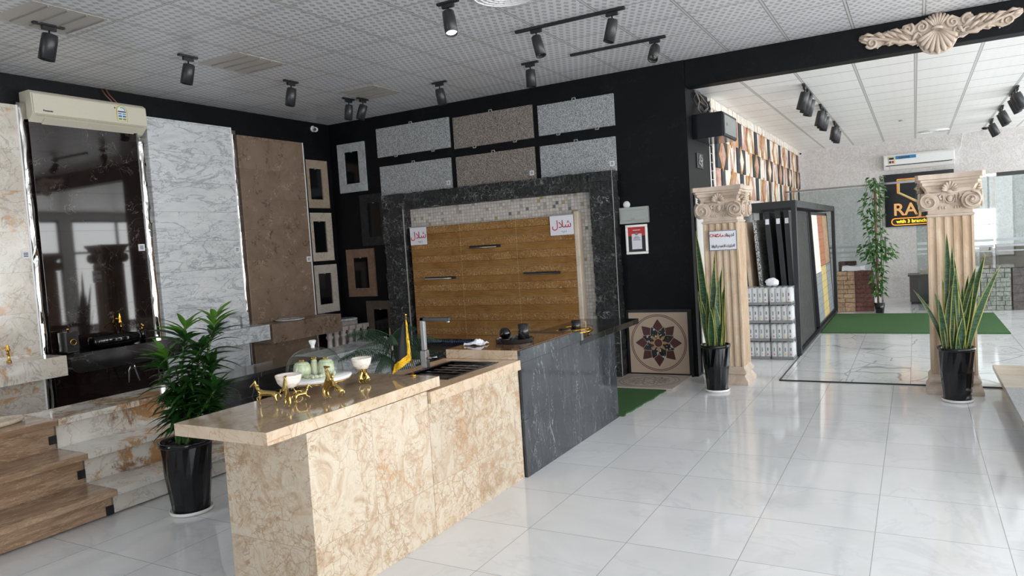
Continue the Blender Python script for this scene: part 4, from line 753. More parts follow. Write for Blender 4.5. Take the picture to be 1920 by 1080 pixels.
# ------------------------------------------------------------------ columns
def column(cx, name_lb, y0=7.93, zs=1.0):
    t = thing('stone_column', (cx, y0 + .22, 0), name_lb, 'column'); cy = y0 + .22
    def sq(h, z): return [(cx - h, cy - h, z), (cx + h, cy - h, z), (cx + h, cy + h, z), (cx - h, cy + h, z)]
    MB().rings([sq(h, z * zs) for h, z in ((.235, 0), (.235, .035), (.225, .05), (.20, .085), (.195, .10), (.215, .115), (.215, .135), (.195, .16), (.185, .185))], True, False).build('base', 'column_cap', t, bevel=.004)
    h = .19; n = 5; pts = []; gw = .052; fl = (2 * h - n * gw) / (n + 1)
    for s_ in range(4):
        rot = Matrix.Rotation(s_ * PI / 2, 2); row = [(-h, -h)]
        for k in range(n):
            x0 = -h + fl + k * (gw + fl)
            for i in range(7): a_ = PI * i / 6; row.append((x0 + gw / 2 - gw / 2 * math.cos(a_), -h + .022 * math.sin(a_)))
        pts += [tuple(rot @ Vector(p)) for p in row]
    z1 = 1.68 * zs
    MB().rings([[(cx + x, cy + y, .185 * zs) for x, y in pts], [(cx + x * .98, cy + y * .98, z1) for x, y in pts]], True, False).build('fluted_shaft', 'travertine_column', t)
    zc = z1
    MB().rings([sq(h_, z) for h_, z in ((.185, zc), (.195, zc + .012), (.195, zc + .025), (.18, zc + .03), (.18, zc + .16))], True, False).build('capital_neck', 'column_cap', t, bevel=.003)
    def ab(h_, z):
        out = []
        for s_ in range(4):
            rot = Matrix.Rotation(s_ * PI / 2, 2)
            for i in range(10):
                u = -1 + 2 * i / 9 * .9 + .1 if 0 else -1 + .2 * i + .1; x = u * h_; dd = .04 * (1 - (u / .9) ** 2)
                out.append(rot @ Vector((x, -h_ + dd)))
        return [(cx + p.x, cy + p.y, z) for p in out]
    MB().rings([ab(.20, zc + .235), ab(.225, zc + .285), ab(.245, zc + .30), ab(.245, zc + .325), ab(.26, zc + .33), ab(.26, zc + .35), ab(.28, zc + .355), ab(.28, zc + .40)], True, False).build('abacus', 'column_cap', t, bevel=.002)
    MB().rings([sq(.18, zc + .155), sq(.20, zc + .2), sq(.2, zc + .26)], True, False).build('echinus', 'column_cap', t)
    zv = zc + .145; r0 = .084
    for s_ in range(4):
        rot = Matrix.Rotation(s_ * PI / 2, 3, 'Z'); T = lambda x, y, z: tuple(Vector((cx, cy, 0)) + rot @ Vector((x, y, z)))
        for sx in (-1, 1):
            b = MB(); ctr = (sx * .17, -.236, zv); q = rot @ Vector((0, 1, 0))
            b.lathe([(r0 * .96, 0), (r0, .006), (r0 * .97, .06), (r0 * .9, .07)], T(*ctr), 28, True, True, q)
            b.build('volute', 'column_cap', t); pp = []; rs = []
            for i in range(60):
                u = i / 59; a_ = PI / 2 + sx * u * 2 * PI * 1.9 * -1; rr_ = r0 * .88 * (1 - u) ** 1.0 + .004; pp.append(T(ctr[0] + rr_ * math.cos(a_), -.25, zv + rr_ * math.sin(a_))); rs.append(.0105 * (1 - u * .35))
            MB().tube(pp, rs, 6).ball(T(ctr[0], -.252, zv), .015, 6).build('spiral', 'column_cap', t)
        b = MB()
        for k in range(9):   # palmette
            a_ = R(90 + (k - 4) * 19); L = .085 - .006 * abs(k - 4); p0 = (0, -.205, zc + .235)
            b.tube([T(p0[0] + math.cos(a_) * .012, -.205, p0[2] + math.sin(a_) * .012), T(math.cos(a_) * L * .6, -.218 - .02, p0[2] + math.sin(a_) * L * .6), T(math.cos(a_) * L, -.225 - .03, p0[2] + math.sin(a_) * L), T(math.cos(a_) * L * 1.08, -.225, p0[2] + math.sin(a_) * L * 1.1)], [.005, .011, .013, .004], 8)
        b.ball(T(0, -.215, zc + .232), (.028, .02, .02), 8, q=rot.to_quaternion()); b.build('palmette', 'column_cap', t)
        b = MB(); b.ball(T(0, -.2, zc + .165), (.024, .02, .034), 8, q=rot.to_quaternion())
        b.tube([T(.036 * math.cos(a), -.2, zc + .17 + .045 * math.sin(a)) for a in [PI + PI * i / 10 for i in range(11)]], .006, 6)
        for sx in (-1, 1):
            b.tube([T(sx * .05, -.2, zc + .13), T(sx * .05, -.205, zc + .2)], [.004, .009], 6).tube([T(sx * .07, -.2, zc + .215), T(sx * .085, -.215, zc + .19), T(sx * .075, -.21, zc + .165), T(sx * .062, -.2, zc + .175)], [.005, .011, .010, .006], 6).tube([T(sx * .09, -.2, zc + .20), T(sx * .105, -.21, zc + .16), T(sx * .095, -.2, zc + .13)], [.01, .012, .004], 6)
        b.tube([T(-.16, -.197, zc + .232), T(.16, -.197, zc + .232)], .008, 6); b.build('egg_ornament', 'column_cap', t); b = MB()
        for k in (-3, -2.2, -1.4, 1.4, 2.2, 3): b.ball(T(k * .028, -.184, zc + .085), (.007, .008, .016), 6, q=rot.to_quaternion())
        b.build('bead_ornament', 'column_cap', t)
    return t
column(.29, 'fluted stone column with scroll capital, right-hand of the pair', 7.86)
c1 = column(-1.845, 'fluted stone column with scroll capital beside the dark pillar', 7.93, 1.05)
t = thing('paper_sign', (-1.82, 7.93, 1.46), 'paper notice taped on the left column', 'paper sign')
MB().box(-1.965, -1.665, 7.938, 7.946, 1.47, 1.69).build('sheet', 'paper', t)
b = MB().box(-1.963, -1.667, 7.935, 7.9378, 1.472, 1.478).box(-1.963, -1.667, 7.935, 7.9378, 1.682, 1.688).box(-1.963, -1.957, 7.935, 7.9378, 1.472, 1.688).box(-1.673, -1.667, 7.935, 7.9378, 1.472, 1.688); b.build('border', 'paper_line', t)
text('CNC', .045, facing((-1.905, 7.934, 1.635)), 'red_ink', t, bold=.0006); text(arab('خدمات'), .05, facing((-1.82, 7.934, 1.635)), 'red_ink', t, bold=.0006); text(arab('لدينا'), .05, facing((-1.735, 7.934, 1.635)), 'ink', t, bold=.0006)
text(arab('للديكورات الاعمده و النوافذ'), .042, facing((-1.815, 7.934, 1.52)), 'ink', t, width=.25, bold=.0004)

# ------------------------------------------------------------------ dark pillar area
t = thing('electric_panel', (-2.93, WYB, 1.84), 'grey metal electric panel box on the black wall', 'electric box')
MB().box(-3.105, -2.745, WYB - .06, WYB - .001, 1.84, 2.035).build('box_body', 'grey_plastic', t, bevel=.006); d = MB().box(-3.09, -2.775, WYB - .07, WYB - .061, 1.875, 2.0).build('door', 'grey_plastic', t, bevel=.004); MB().box(-2.95, -2.91, WYB - .078, WYB - .0705, 1.885, 1.905).build('latch', 'silver_clip', d)
solo(MB().lathe([(.04, 0), (.045, .01), (.04, .025), (.02, .03)], (-3.02, WYB - .001, 2.07), 20, ax=(0, -1, 0)).build('round_switch', 'white_plastic'), 'small round white switch on top of the electric box', 'switch')
t = thing('framed_notice', (-2.915, WYB, 1.47), 'white framed red and black payment notice below the electric box', 'framed notice')
b = MB(); x0, x1, z0, z1 = -3.05, -2.775, 1.47, 1.825
for q in ((x0, x1, z0, z0 + .03), (x0, x1, z1 - .03, z1), (x0, x0 + .03, z0 + .03, z1 - .03), (x1 - .03, x1, z0 + .03, z1 - .03)): b.box(q[0], q[1], WYB - .03, WYB - .001, q[2], q[3])
b.build('frame', 'white_ceramic', t, bevel=.006); MB().box(x0 + .03, x1 - .03, WYB - .015, WYB - .002, z0 + .03, z1 - .03).build('backing', 'black_metal', t); MB().box(x0 + .03, x1 - .03, WYB - .017, WYB - .0155, 1.69, z1 - .03).build('red_band', 'bright_red', t)
o = MB().box(-2.975, -2.85, WYB - .02, WYB - .0175, 1.53, 1.715).build('card', 'paper', t, bevel=.004); MB().lathe([(.018, 0), (.018, .004)], (-2.912, WYB - .0205, 1.715), 20, ax=(0, -1, 0)).build('badge', 'black_gloss2', t)
for k, (wd, z) in enumerate(((.05, 1.675), (.08, 1.66), (.09, 1.64))): MB().box(-2.912 - wd / 2, -2.912 + wd / 2, WYB - .0212, WYB - .0205, z, z + .006).build('text_line', 'ink', o)
MB().box(-2.96, -2.865, WYB - .0188, WYB - .0175, 1.755, 1.763).build('title_line', 'paper', t)
# medallion tile
def flat_poly(b, pts, y, d=.0015): b.prism(pts, 'y', y - d, y)
t = thing('medallion_tile', (-2.7, WYB, 0), 'square stone tile with maroon and black rosette leaning by the dark pillar', 'stone medallion')
MB().box(-3.10, -2.30, WYB - .03, WYB - .002, .0, .80).build('dark_frame', 'black_metal', t); MB().box(-3.065, -2.345, WYB - .036, WYB - .0305, .035, .765).build('field', 'medal_cream', t)
mc = (-2.705, .40); RR = .335
def ring_poly(b, r0, r1, y):
    n = 64
    for i in range(n):
        a0, a1 = 2 * PI * i / n, 2 * PI * (i + 1) / n; flat_poly(b, [(mc[0] + r_ * math.cos(a), mc[1] + r_ * math.sin(a)) for r_, a in ((r0, a0), (r1, a0), (r1, a1), (r0, a1))], y)
for nm_, r_ in (('outer_ring', .335), ('inner_ring', .318)):
    b = MB(); ring_poly(b, r_, r_ + .007, WYB - .0362); b.build(nm_, 'medal_maroon', t)
def petal(a0, L, W, s0=0):
    pts = []
    for i in range(13): u = i / 12; pts.append((s0 + (L - s0) * u, W * math.sin(PI * u ** .75)))
    pts = pts + [(x, -y) for x, y in pts[-2:0:-1]]; c_, s_ = math.cos(a0), math.sin(a0); return [(mc[0] + x * c_ - y * s_, mc[1] + x * s_ + y * c_) for x, y in pts]
for k in range(8):
    a_ = R(45 * k)
    b = MB(); flat_poly(b, petal(a_, .292, .083, .02), WYB - .0362, .001); b.build('petal_outline', 'medal_cream', t); b = MB(); flat_poly(b, petal(a_, .285, .077, .03), WYB - .0373, .0008); b.build('maroon_petal', 'medal_maroon', t)
for k in range(8):
    a_ = R(22.5 + 45 * k)
    b = MB(); flat_poly(b, petal(a_, .215, .055, .02), WYB - .0382, .0008); b.build('petal_outline', 'medal_cream', t); b = MB(); flat_poly(b, petal(a_, .207, .049, .03), WYB - .0391, .0008); b.build('black_petal', 'medal_black', t)
for k in range(8):
    a_ = R(45 * k); b = MB(); flat_poly(b, petal(a_, .125, .017, .03), WYB - .040, .001); b.build('gold_petal', 'medal_gold', t)
MB().lathe([(.056, 0), (.056, .0012)], (mc[0], WYB - .0411, mc[1]), 32, ax=(0, -1, 0)).build('centre_ring', 'medal_cream', t); MB().lathe([(.049, 0), (.049, .001)], (mc[0], WYB - .0424, mc[1]), 32, ax=(0, -1, 0)).build('centre_disc', 'medal_maroon', t)
# lying inlaid slab + turf
t = thing('inlaid_floor_slab', (-2.68, 7.9, 0), 'pale inlaid stone slab lying on the floor before the rosette tile', 'stone slab')
MB().box(-3.10, -2.32, 7.50, 8.27, .001, .022).build('slab', 'medal_pale', t, bevel=.003)
b = MB(); mcx, mcy = -2.71, 7.89
def loop(r, w_=.004, k=0, amp=0, ph=0): b.tube([(mcx + (r + amp * math.sin(k * q + ph)) * math.cos(q), mcy + (r + amp * math.sin(k * q + ph)) * math.sin(q), .0215) for q in [2 * PI * i / 120 for i in range(121)]], w_, 5)
loop(.34, .0035); loop(.30, .003); loop(.2, .003, 12, .04); loop(.16, .003, 12, .05, 1.5); loop(.08, .003, 8, .025); b.build('inlay_lines', 'medal_line', t)
b = MB(); edge = []; rg = random.Random(2)
for i in range(25): u = i / 24; edge.append((-2.44 + .06 * u + rg.uniform(-.012, .012), 6.3 + 1.18 * u))
b.prism([(-3.3, 6.3)] + edge + [(-3.3, 7.48)], 'z', .001, .014); solo(b.build('grass_mat', 'turf'), 'green artificial grass mat behind the black counter', 'grass mat')
solo(MB().box(-1.31, 1.12, 11.96, 14.5, .0125, .028).build('grass_mat', 'turf'), 'large green artificial grass mat in the rear hall', 'grass mat')
solo(MB().box(-2.242, -2.225, 8.47, 9.30, .02, 2.17).build('white_marble_sheet', 'white_wall', bevel=.002), 'tall white marble sheet against the side of the dark pillar', 'stone sheet')
# cabinet and cables
t = thing('network_cabinet', (-2.05, 8.75, 2.76), 'black wall-mounted network cabinet with glass door on the pillar side', 'cabinet')
MB().box(-2.249, -1.90, 8.55, 9.25, 2.775, 3.06).build('cabinet_body', 'black_gloss3', t, bevel=.004); d = MB().box(-1.899, -1.885, 8.56, 9.24, 2.785, 3.05).build('door', 'dark_steel', t); MB().box(-1.8845, -1.882, 8.6, 9.20, 2.81, 3.025).build('door_glass', 'cab_glass', d); MB().box(-1.884, -1.87, 8.66, 8.68, 2.9, 2.93).build('lock', 'chrome', d)
t = thing('cable_bundle', (-2.15, 8.8, 3.07), 'loose bundle of cables hanging between the ceiling and the network cabinet', 'cables'); rg = random.Random(5)
for k in range(9):
    y = 8.75 + rg.uniform(-.15, .2); pts = [(-2.2 + rg.uniform(0, .12), y, 3.07), (-2.18 + rg.uniform(-.03, .08), y + rg.uniform(-.1, .1), 3.15), (-2.2 + rg.uniform(-.03, .06), y + rg.uniform(-.12, .12), 3.24), (-2.22, y + rg.uniform(-.1, .1), 3.36)]
    b = MB(); b.tube(pts, .009, 6); b.build('cable', 'cable' if k % 2 else 'cable_grey', t)
solo(MB().tube([(-2.24, 9.30, 2.76), (-2.24, 9.30, 2.4), (-2.24, 9.32, 1.9), (-2.24, 9.30, 1.0)], .012, 6).build('wall_cable', 'white_plastic'), 'white cable running down from the network cabinet', 'cable')
t = thing('carved_plaque', (-2.24, 8.8, 2.46), 'small carved silver plaque on the pillar side', 'plaque'); MB().box(-2.249, -2.235, 8.66, 8.94, 2.45, 2.63).build('plate', 'dark_steel', t, bevel=.003); MB().tube([(-2.23, 8.8 + .07 * math.cos(a) * (1 + .3 * math.sin(4 * a)), 2.54 + .055 * math.sin(a) * (1 + .3 * math.sin(4 * a))) for a in [2 * PI * i / 48 for i in range(49)]], .007, 6).ball((-2.23, 8.8, 2.54), .02, 6).build('relief', 'silver_clip', t)

# ------------------------------------------------------------------ relief wall of coloured stone
t = thing('relief_stone_wall', (-2.24, 13.4, 2.15), 'wall of coloured split stone diamonds and black rectangles in the rear hall', 'stone cladding')
bs_ = {k: MB() for k in ('z_black', 'z_cream', 'z_amber', 'z_rose', 'z_olive')}; rg = random.Random(9)
rows = [(2.88, 3.25), (2.51, 2.88), (2.14, 2.51)]; y = 9.37; X0 = -2.249
def zp_(k, pts, d): bs_[k].rings([[(X0, a, c_) for a, c_ in pts], [(X0 + d, a, c_) for a, c_ in pts]], True, False)
P0 = 9.9
for ri, (z0, z1) in enumerate(rows):
    zm = (z0 + z1) / 2; k0 = -3
    for k in range(-3, 42):
        ya = P0 - .09 + k * .2; yb = ya + .2; ph = k % 6
        if ya < 9.42 or yb > WYR - .03: continue
        black = (ph == 0 and ri != 1) or (ph in (1, 5) and ri == 1)
        if ri == 1 and ph in (1, 5):
            s_ = .03 if ph == 1 else -.03; 
        if black: zp_('z_black', [(ya, z0 + .005), (yb, z0 + .005), (yb, z1 - .005), (ya, z1 - .005)], .03 + rg.uniform(0, .01))
        elif ph in (0,) or (ri != 1 and ph == 3):
            ym = (ya + yb) / 2; zp_('z_amber', [(ya, z0), (yb, z0), (yb, z1), (ya, z1)], .012); zp_('z_cream' if rg.random() < .6 else 'z_rose', [(ym, z0 + .02), (yb - .015, zm), (ym, z1 - .02), (ya + .015, zm)], .028)
        else:
            ym = (ya + yb) / 2; c_ = rg.choice(['z_rose', 'z_cream', 'z_olive', 'z_amber']); d_ = rg.choice(['z_cream', 'z_cream', 'z_cream', 'z_rose'])
            if ph % 2: zp_(c_, [(ya, z0), (yb, z0), (ya, z1)], .018 + rg.uniform(0, .01)); zp_(d_, [(yb, z0), (yb, z1), (ya, z1)], .022)
            else: zp_(c_, [(ya, z0), (yb, z1), (ya, z1)], .018 + rg.uniform(0, .01)); zp_(d_, [(ya, z0), (yb, z0), (yb, z1)], .022)
for ri, (z0, z1) in enumerate(rows):
    zm = (z0 + z1) / 2; q_ = -1
    while True:
        q_ += 1; ym = P0 + 1.2 * q_ + (0 if ri == 1 else .6) - (0 if ri == 1 else 0)
        if ym > WYR - .25: break
        if ym < 9.6: continue
        zp_('z_amber', [(ym, z0 - .04), (ym + .2, zm), (ym, z1 + .04), (ym - .2, zm)], .036); zp_('z_cream' if q_ % 2 else 'z_rose', [(ym, z0 + .03), (ym + .13, zm), (ym, z1 - .03), (ym - .13, zm)], .042)
y = 9.37
while y < WYR - .05:
    for z0, z1 in ((3.255, 3.375), (2.02, 2.135)): zp_('z_cream', [(y, z0), (y + .08, z0), (y + .08, z1), (y, z1)], .02 + rg.uniform(0, .02))
    y += .085
for z0 in range(12):
    for q in range(2): zp_('z_cream', [(9.355, 2.02 + z0 * .11), (9.42 - q * .03, 2.02 + z0 * .11), (9.42 - q * .03, 2.12 + z0 * .11), (9.355, 2.12 + z0 * .11)], .025 + .015 * q)
for k, b in bs_.items(): b.build({'z_black': 'black_stones', 'z_cream': 'cream_stones', 'z_amber': 'amber_stones', 'z_rose': 'rose_stones', 'z_olive': 'olive_stones'}[k], k, t)

# ------------------------------------------------------------------ rear hall: display rack
t = thing('display_rack', (-1.75, 12.4, 0), 'large black metal rack holding leaning stone sample boards', 'display rack')
xa, xb, ya, yb, zt = -2.12, -1.35, 9.90, 14.95, 2.02
for x in (xa, xb):
    for y in (ya, 12.0, yb):
        if x == xb and y == 12.0: continue
        MB().box(x - .03, x + .03, y - .035, y + .035, .0, zt).build('post', 'rack_metal', t, bevel=.004)
for x in (xa, xb):
    MB().box(x - .03, x + .03, ya, yb, zt - .09, zt).build('side_rail', 'rack_metal', t); MB().box(x - .03, x + .03, ya, yb, .013, .05).build('floor_rail', 'rack_metal', t)
for y in (ya, 12.0, yb): MB().box(xa, xb, y - .03, y + .03, zt - .09, zt).build('cross_rail', 'rack_metal', t)
struct(MB().box(-2.24, -1.36, 9.85, 15.0, .001, .006).build('trim_3', 'dark_tile'))
def board(xt, xb_, y0, y1, z0, z1, face, lb, label=True, cols=None, frame=True):
    t = thing('sample_board', ((xt + xb_) / 2, (y0 + y1) / 2, z0), lb, 'sample board'); dx = xb_ - xt
    def X(z): return xt + dx * (z1 - z) / (z1 - z0)
    def slab(a, c, za, zb, o0, o1): return MB().rings([[(X(za) + o0, a, za), (X(za) + o1, a, za), (X(zb) + o1, a, zb), (X(zb) + o0, a, zb)], [(X(za) + o0, c, za), (X(za) + o1, c, za), (X(zb) + o1, c, zb), (X(zb) + o0, c, zb)]], True, False)
    if frame:
        slab(y0, y0 + .05, z0, z1, -.03, .035).build('front_stile', 'rack_metal', t, bevel=.003); slab(y1 - .05, y1, z0, z1, -.03, .035).build('rear_stile', 'rack_metal', t); slab(y0 + .05, y1 - .05, z1 - .05, z1, -.02, .02).build('top_rail', 'rack_metal', t); slab(y0 + .05, y1 - .05, z0, z0 + .05, -.02, .02).build('bottom_rail', 'rack_metal', t)
    if cols:
        n = len(cols); w_ = (y1 - y0 - .1) / n
        for k, (m1, m2, sp_) in enumerate(cols):
            a = y0 + .05 + k * w_; zs = z0 + .05 + (z1 - z0 - .1) * sp_
            slab(a + .01, a + w_ - .01, z0 + .05, zs, .005, .03).build('lower_samples', m1, t); slab(a + .01, a + w_ - .01, zs + .01, z1 - .05, .005, .03).build('upper_samples', m2, t)
    else: slab(y0 + (.05 if frame else 0), y1 - .05, z0 + .02, z1 - .02, -.02 if not frame else .0, .025).build('stone_face', face, t)
    if label: MB().box(X(z1 - .15) - .02, X(z1 - .15) + .025, y0 - .003, y0 - .0005, z1 - .17, z1 - .10).build('label', 'paper', t)
    return t
board(-1.86, -1.75, 9.96, 11.7, .05, 1.82, 'granite_black_white', 'speckled black and white granite board at the rack front, left', False, None, False)
board(-1.99, -1.89, 9.95, 11.7, .05, 1.80, 'travertine_column', 'beige rough stone board beside the left column', False, None, False)
board(-1.70, -1.60, 9.94, 11.85, .06, 1.9, 'split_dark', 'dark stone board with black frame, first of three labelled boards'); board(-1.565, -1.465, 9.94, 11.85, .06, 1.9, 'split_dark', 'dark stone board with black frame, middle of three labelled boards'); board(-1.455, -1.395, 9.94, 11.85, .06, 1.9, 'split_dark', 'dark stone board with black frame, right of three labelled boards')
board(-1.60, -1.54, 12.3, 14.7, .06, 1.9, 'split_dark', 'dark rough stone board in the rear bay of the rack', False)
board(-1.47, -1.39, 12.35, 14.72, .06, 1.9, None, 'board of coloured split stones in the rear bay of the rack', False, [('grey_blocks', 'z_cream', .45), ('yellow_blocks', 'red_blocks', .5), ('grey_blocks', 'tan_blocks', .5)])
# wrapped packs
def pack():
    t = thing('wrapped_pack', (0, 0, 0), 'plastic-wrapped pack of white canisters', 'wrapped pack'); w_, d_, h = .135, .13, .225
    MB().box(-w_ + .005, w_ - .005, -d_ + .005, d_ - .005, .001, .035).build('tray', 'grey_tray', t)
    for j in range(3):
        for i in range(4):
            x = -w_ + .034 + i * .067; y = -d_ + .045 + j * .085
            c_ = MB().lathe([(.031, .02), (.0325, .03), (.0325, .19), (.022, .20), (.02, .213)], (x, y, 0), 12).build('canister', 'canister_white', t)
            if j == 0: MB().box(x - .006, x + .009, y - .0345, y - .0328, .10 + .01 * (i % 2), .15).build('mark', 'ink' if i % 2 else 'paper_line2', c_); MB().ball((x, y - .0325, .065), (.010, .002, .012), 6).build('emblem', ('bright_red', 'teal_ink', 'sign_yellow', 'bright_red')[i], c_)
    b = MB(); b.box(-w_, w_, -d_, d_, .002, h); bmesh.ops.subdivide_edges(b.bm, edges=b.bm.edges, cuts=6, use_grid_fill=True)
    rg = random.Random(3)
    for v in b.bm.verts:
        q = mnoise.noise_vector(v.co * 18) * .006; v.co += q; v.co.z = max(.001, min(h, v.co.z))
    b.build('plastic_wrap', 'plastic_wrap', t); return t
pk = pack(); names = ['far left hidden behind the column', 'left', 'middle', 'right']; lev = ['bottom', 'second', 'third', 'top']
first = True
for r_ in range(4):
    for c_ in range(1, 4):
        x = -1.51 - .283 * (3 - c_); loc = (x + .0, 9.72, .002 + r_ * .2335); lb = 'plastic-wrapped pack of white canisters, %s layer, %s column of the stack' % (lev[r_], ['', 'left', 'middle', 'right'][c_])
        if first: pk.location = loc; pk['label'] = lb; pk['group'] = 'wrapped packs stacked before the rack'; first = False
        else: dup(pk, loc, (0, 0, R(random.uniform(-1, 1))), lb, 'wrapped packs stacked before the rack')
b = MB(); b.ball((-1.62, 9.68, .985), (.085, .06, .05), 10)
for v in b.bm.verts: v.co += mnoise.noise_vector(v.co * 30) * .02
solo(b.build('plastic_bag', 'paper'), 'crumpled white plastic bag on top of the wrapped packs', 'bag')
# stone sample boards on the glass line
def bricks(name, x0, x1, z0, z1, mat_cols, lb, y=15.0, rows=9):
    t = thing('stone_sample_board', ((x0 + x1) / 2, y, z0), lb, 'sample board'); rg = random.Random(int(x0 * 99)); n = len(mat_cols); cw = (x1 - x0) / n
    MB().box(x0, x1, y + .001, y + .05, z0, z1).build('backing', 'rack_metal', t)
    for k, (mt_, cnt) in enumerate(mat_cols):
        b = MB(); h = (z1 - z0) / rows
        for r_ in range(rows):
            off = rg.uniform(.3, .7) if cnt > 1 else 1; a = x0 + k * cw
            for q0, q1 in (((0, off), (off, 1)) if cnt > 1 else ((0, 1),)): b.box(a + q0 * cw + .004, a + q1 * cw - .004, y - rg.uniform(.005, .03), y, z0 + r_ * h + .004, z0 + (r_ + 1) * h - .004)
        b.build('sample_column', mt_, t)
    return t
bricks('a', -1.33, -.70, .014, .78, [('tan_blocks', 2), ('maroon_stone', 1)], 'tan and maroon split-stone sample board by the glass partition')
bricks('b', .98, 1.42, .014, .74, [('greygreen_blocks', 2), ('greygreen_blocks', 2)], 'grey-green split-stone sample board right of the column')
bricks('c', 1.44, 2.1, .014, .74, [('dark_taupe', 1)], 'dark taupe stone sample board at the right edge of the rear hall', rows=5)
b = MB(); b.box(-1.24, -.84, 15.0, 15.3, .785, .87)
bmesh.ops.subdivide_edges(b.bm, edges=b.bm.edges, cuts=5, use_grid_fill=True)
for v in b.bm.verts: v.co += mnoise.noise_vector(v.co * 7) * .025; v.co.z = max(.782, v.co.z)
solo(b.build('white_sheet', 'paper'), 'crumpled white sheet on the tan and maroon sample board', 'sheet')
solo(MB().box(-1.32, -1.0, 15.33, 15.5, .013, .95).build('stone_offcut', 'maroon_stone', bevel=.02), 'maroon stone offcut behind the sample board', 'stone')
solo(MB().box(-.69, -.60, 15.02, 15.06, .013, .55).build('white_board', 'white_plastic'), 'narrow white board leaning by the glass door post', 'board')
# glass partition
t = thing('glass_partition', (.3, 15.1, 0), 'frameless glass partition with frosted stripes across the rear hall', 'partition')
for x0, x1 in ((-2.2, -.62), (.02, 1.2), (1.22, 3.4), (3.42, 5.4)):
    p = MB().box(x0, x1, 15.095, 15.105, .013, 2.34).build('glass_pane', 'pane_glass', t)
    for z in ((1.21, 1.255), (1.11, 1.15), (1.03, 1.05)): MB().box(x0 + .01, x1 - .01, 15.09, 15.0945, z[0], z[1]).build('frosted_stripe', 'frosted_film', p)
MB().box(-2.2, .6, 15.05, 15.10, 2.35, 2.385).build('top_rail', 'steel', t); MB().box(.6, 1.25, 15.05, 15.1, 2.34, 2.385).build('chrome_rail', 'chrome', t); MB().box(1.25, 5.4, 15.04, 15.12, 2.33, 2.395).build('black_rail', 'black_metal', t)
for x in (-.62, -.56): MB().box(x - .012, x + .012, 15.08, 15.12, .013, 2.35).build('chrome_post', 'steel', t)
MB().box(-.50, -.47, 15.04, 15.07, .9, 1.4).build('door_handle', 'steel', t)
# rear furniture seen through the glass
t = thing('reception_desk', (.55, 16.5, 0), 'dark brown desk behind the glass partition', 'desk'); MB().box(-.12, 1.0, 16.2, 16.8, .06, .56).build('body', 'desk_brown', t); MB().box(-.15, 1.03, 16.17, 16.83, .56, .59).build('desk_top', 'desk_brown', t, bevel=.004); MB().box(-.1, .98, 16.22, 16.78, .013, .06).build('plinth', 'black_metal', t)
solo(MB().box(.06, .40, 16.3, 16.6, .591, .68).build('paper_stack', 'cream_stone', bevel=.004), 'cream paper box on the dark desk', 'box')
t = thing('wood_cabinet', (1.7, 16.0, 0), 'brown wood panel cabinet behind the right stone samples', 'cabinet'); MB().box(1.30, 2.6, 15.6, 16.2, .013, 1.12).build('body', 'desk_wood', t); MB().box(1.3, 2.6, 15.59, 15.6, .6, .61).build('door_gap', 'black_metal', t)
solo(MB().box(1.02, 1.22, 15.7, 15.73, .013, 1.12).build('wood_sample', 'travertine_wood'), 'wood-grain sample board right of the column behind glass', 'sample board')
t = thing('slatted_window', (1.3, 17.5, 1.2), 'bright window with white slats on the rear wall right of the column', 'window')
for z0, z1 in ((1.50, 1.80), (1.17, 1.47), (1.0, 1.14)): MB().box(1.05, 1.43, WYR - .02, WYR - .001, z0, z1).build('pane', 'pane_glow', t)
struct(MB().box(.4, 2.6, WYR - .015, WYR - .001, 0.02, 1.0).build('trim_4', 'wallpaper'))
# sign
t = thing('shop_sign', (.08, WYR, 1.54), 'black sign with gold lettering and logo on the rear wall', 'sign')
sx0, sx1, sz0, sz1 = -.55, .73, 1.545, 2.665; YS = WYR - .06
MB().box(sx0, sx1, YS, WYR - .001, sz0, sz1).build('board', 'sign_black', t, bevel=.004)
def glow_text(body, size, c, w_=None):
    text(body, size, facing((c[0], YS - .012, c[1])), 'sign_gold', t, 'letters', .008, 'LEFT', 0.0, None); text(body, size, facing((c[0], YS - .003, c[1])), 'sign_orange', t, 'letter_outline', .002, 'LEFT', .004, None)
glow_text('RAJ', .36, (-.40, 1.895))
def outline(b, pts, r_, y): b.tube([(x, y, z) for x, z in pts], r_, 6)
lg = [(-.28, 2.52), (.45, 2.52), (.45, 2.22), (.12, 2.02), (-.28, 2.26), (-.28, 2.52)]
b = MB(); outline(b, lg, .028, YS - .014); b.build('logo_band', 'sign_gold', t); b = MB(); outline(b, [(x * 1.07 - .005, z + (z - 2.27) * .10) for x, z in lg], .009, YS - .008); b.build('logo_outline', 'sign_orange', t)
b = MB(); outline(b, [(.30, 2.36), (.14, 2.22), (.02, 2.32), (.14, 2.42)], .026, YS - .014); b.build('logo_check', 'sign_gold', t)
pl = [(-.36 + .07 * math.cos(a) , 1.65 + .07 * math.sin(a)) for a in [PI / 2 + PI * i / 10 for i in range(11)]] + [(.66 + .07 * math.cos(a), 1.65 + .07 * math.sin(a)) for a in [-PI / 2 + PI * i / 10 for i in range(11)]]
b = MB(); outline(b, pl + [pl[0]], .008, YS - .006); b.build('pill_outline', 'sign_orange', t); text('with 3 branches in OMAN', .1, facing((-.34, YS - .004, 1.65)), 'sign_yellow_lit', t, 'small_letters', .002, 'LEFT', .002)
MB().box(-.44, .72, YS - .003, YS - .0005, 1.575, 1.735).build('pill_panel', 'black_metal', t)
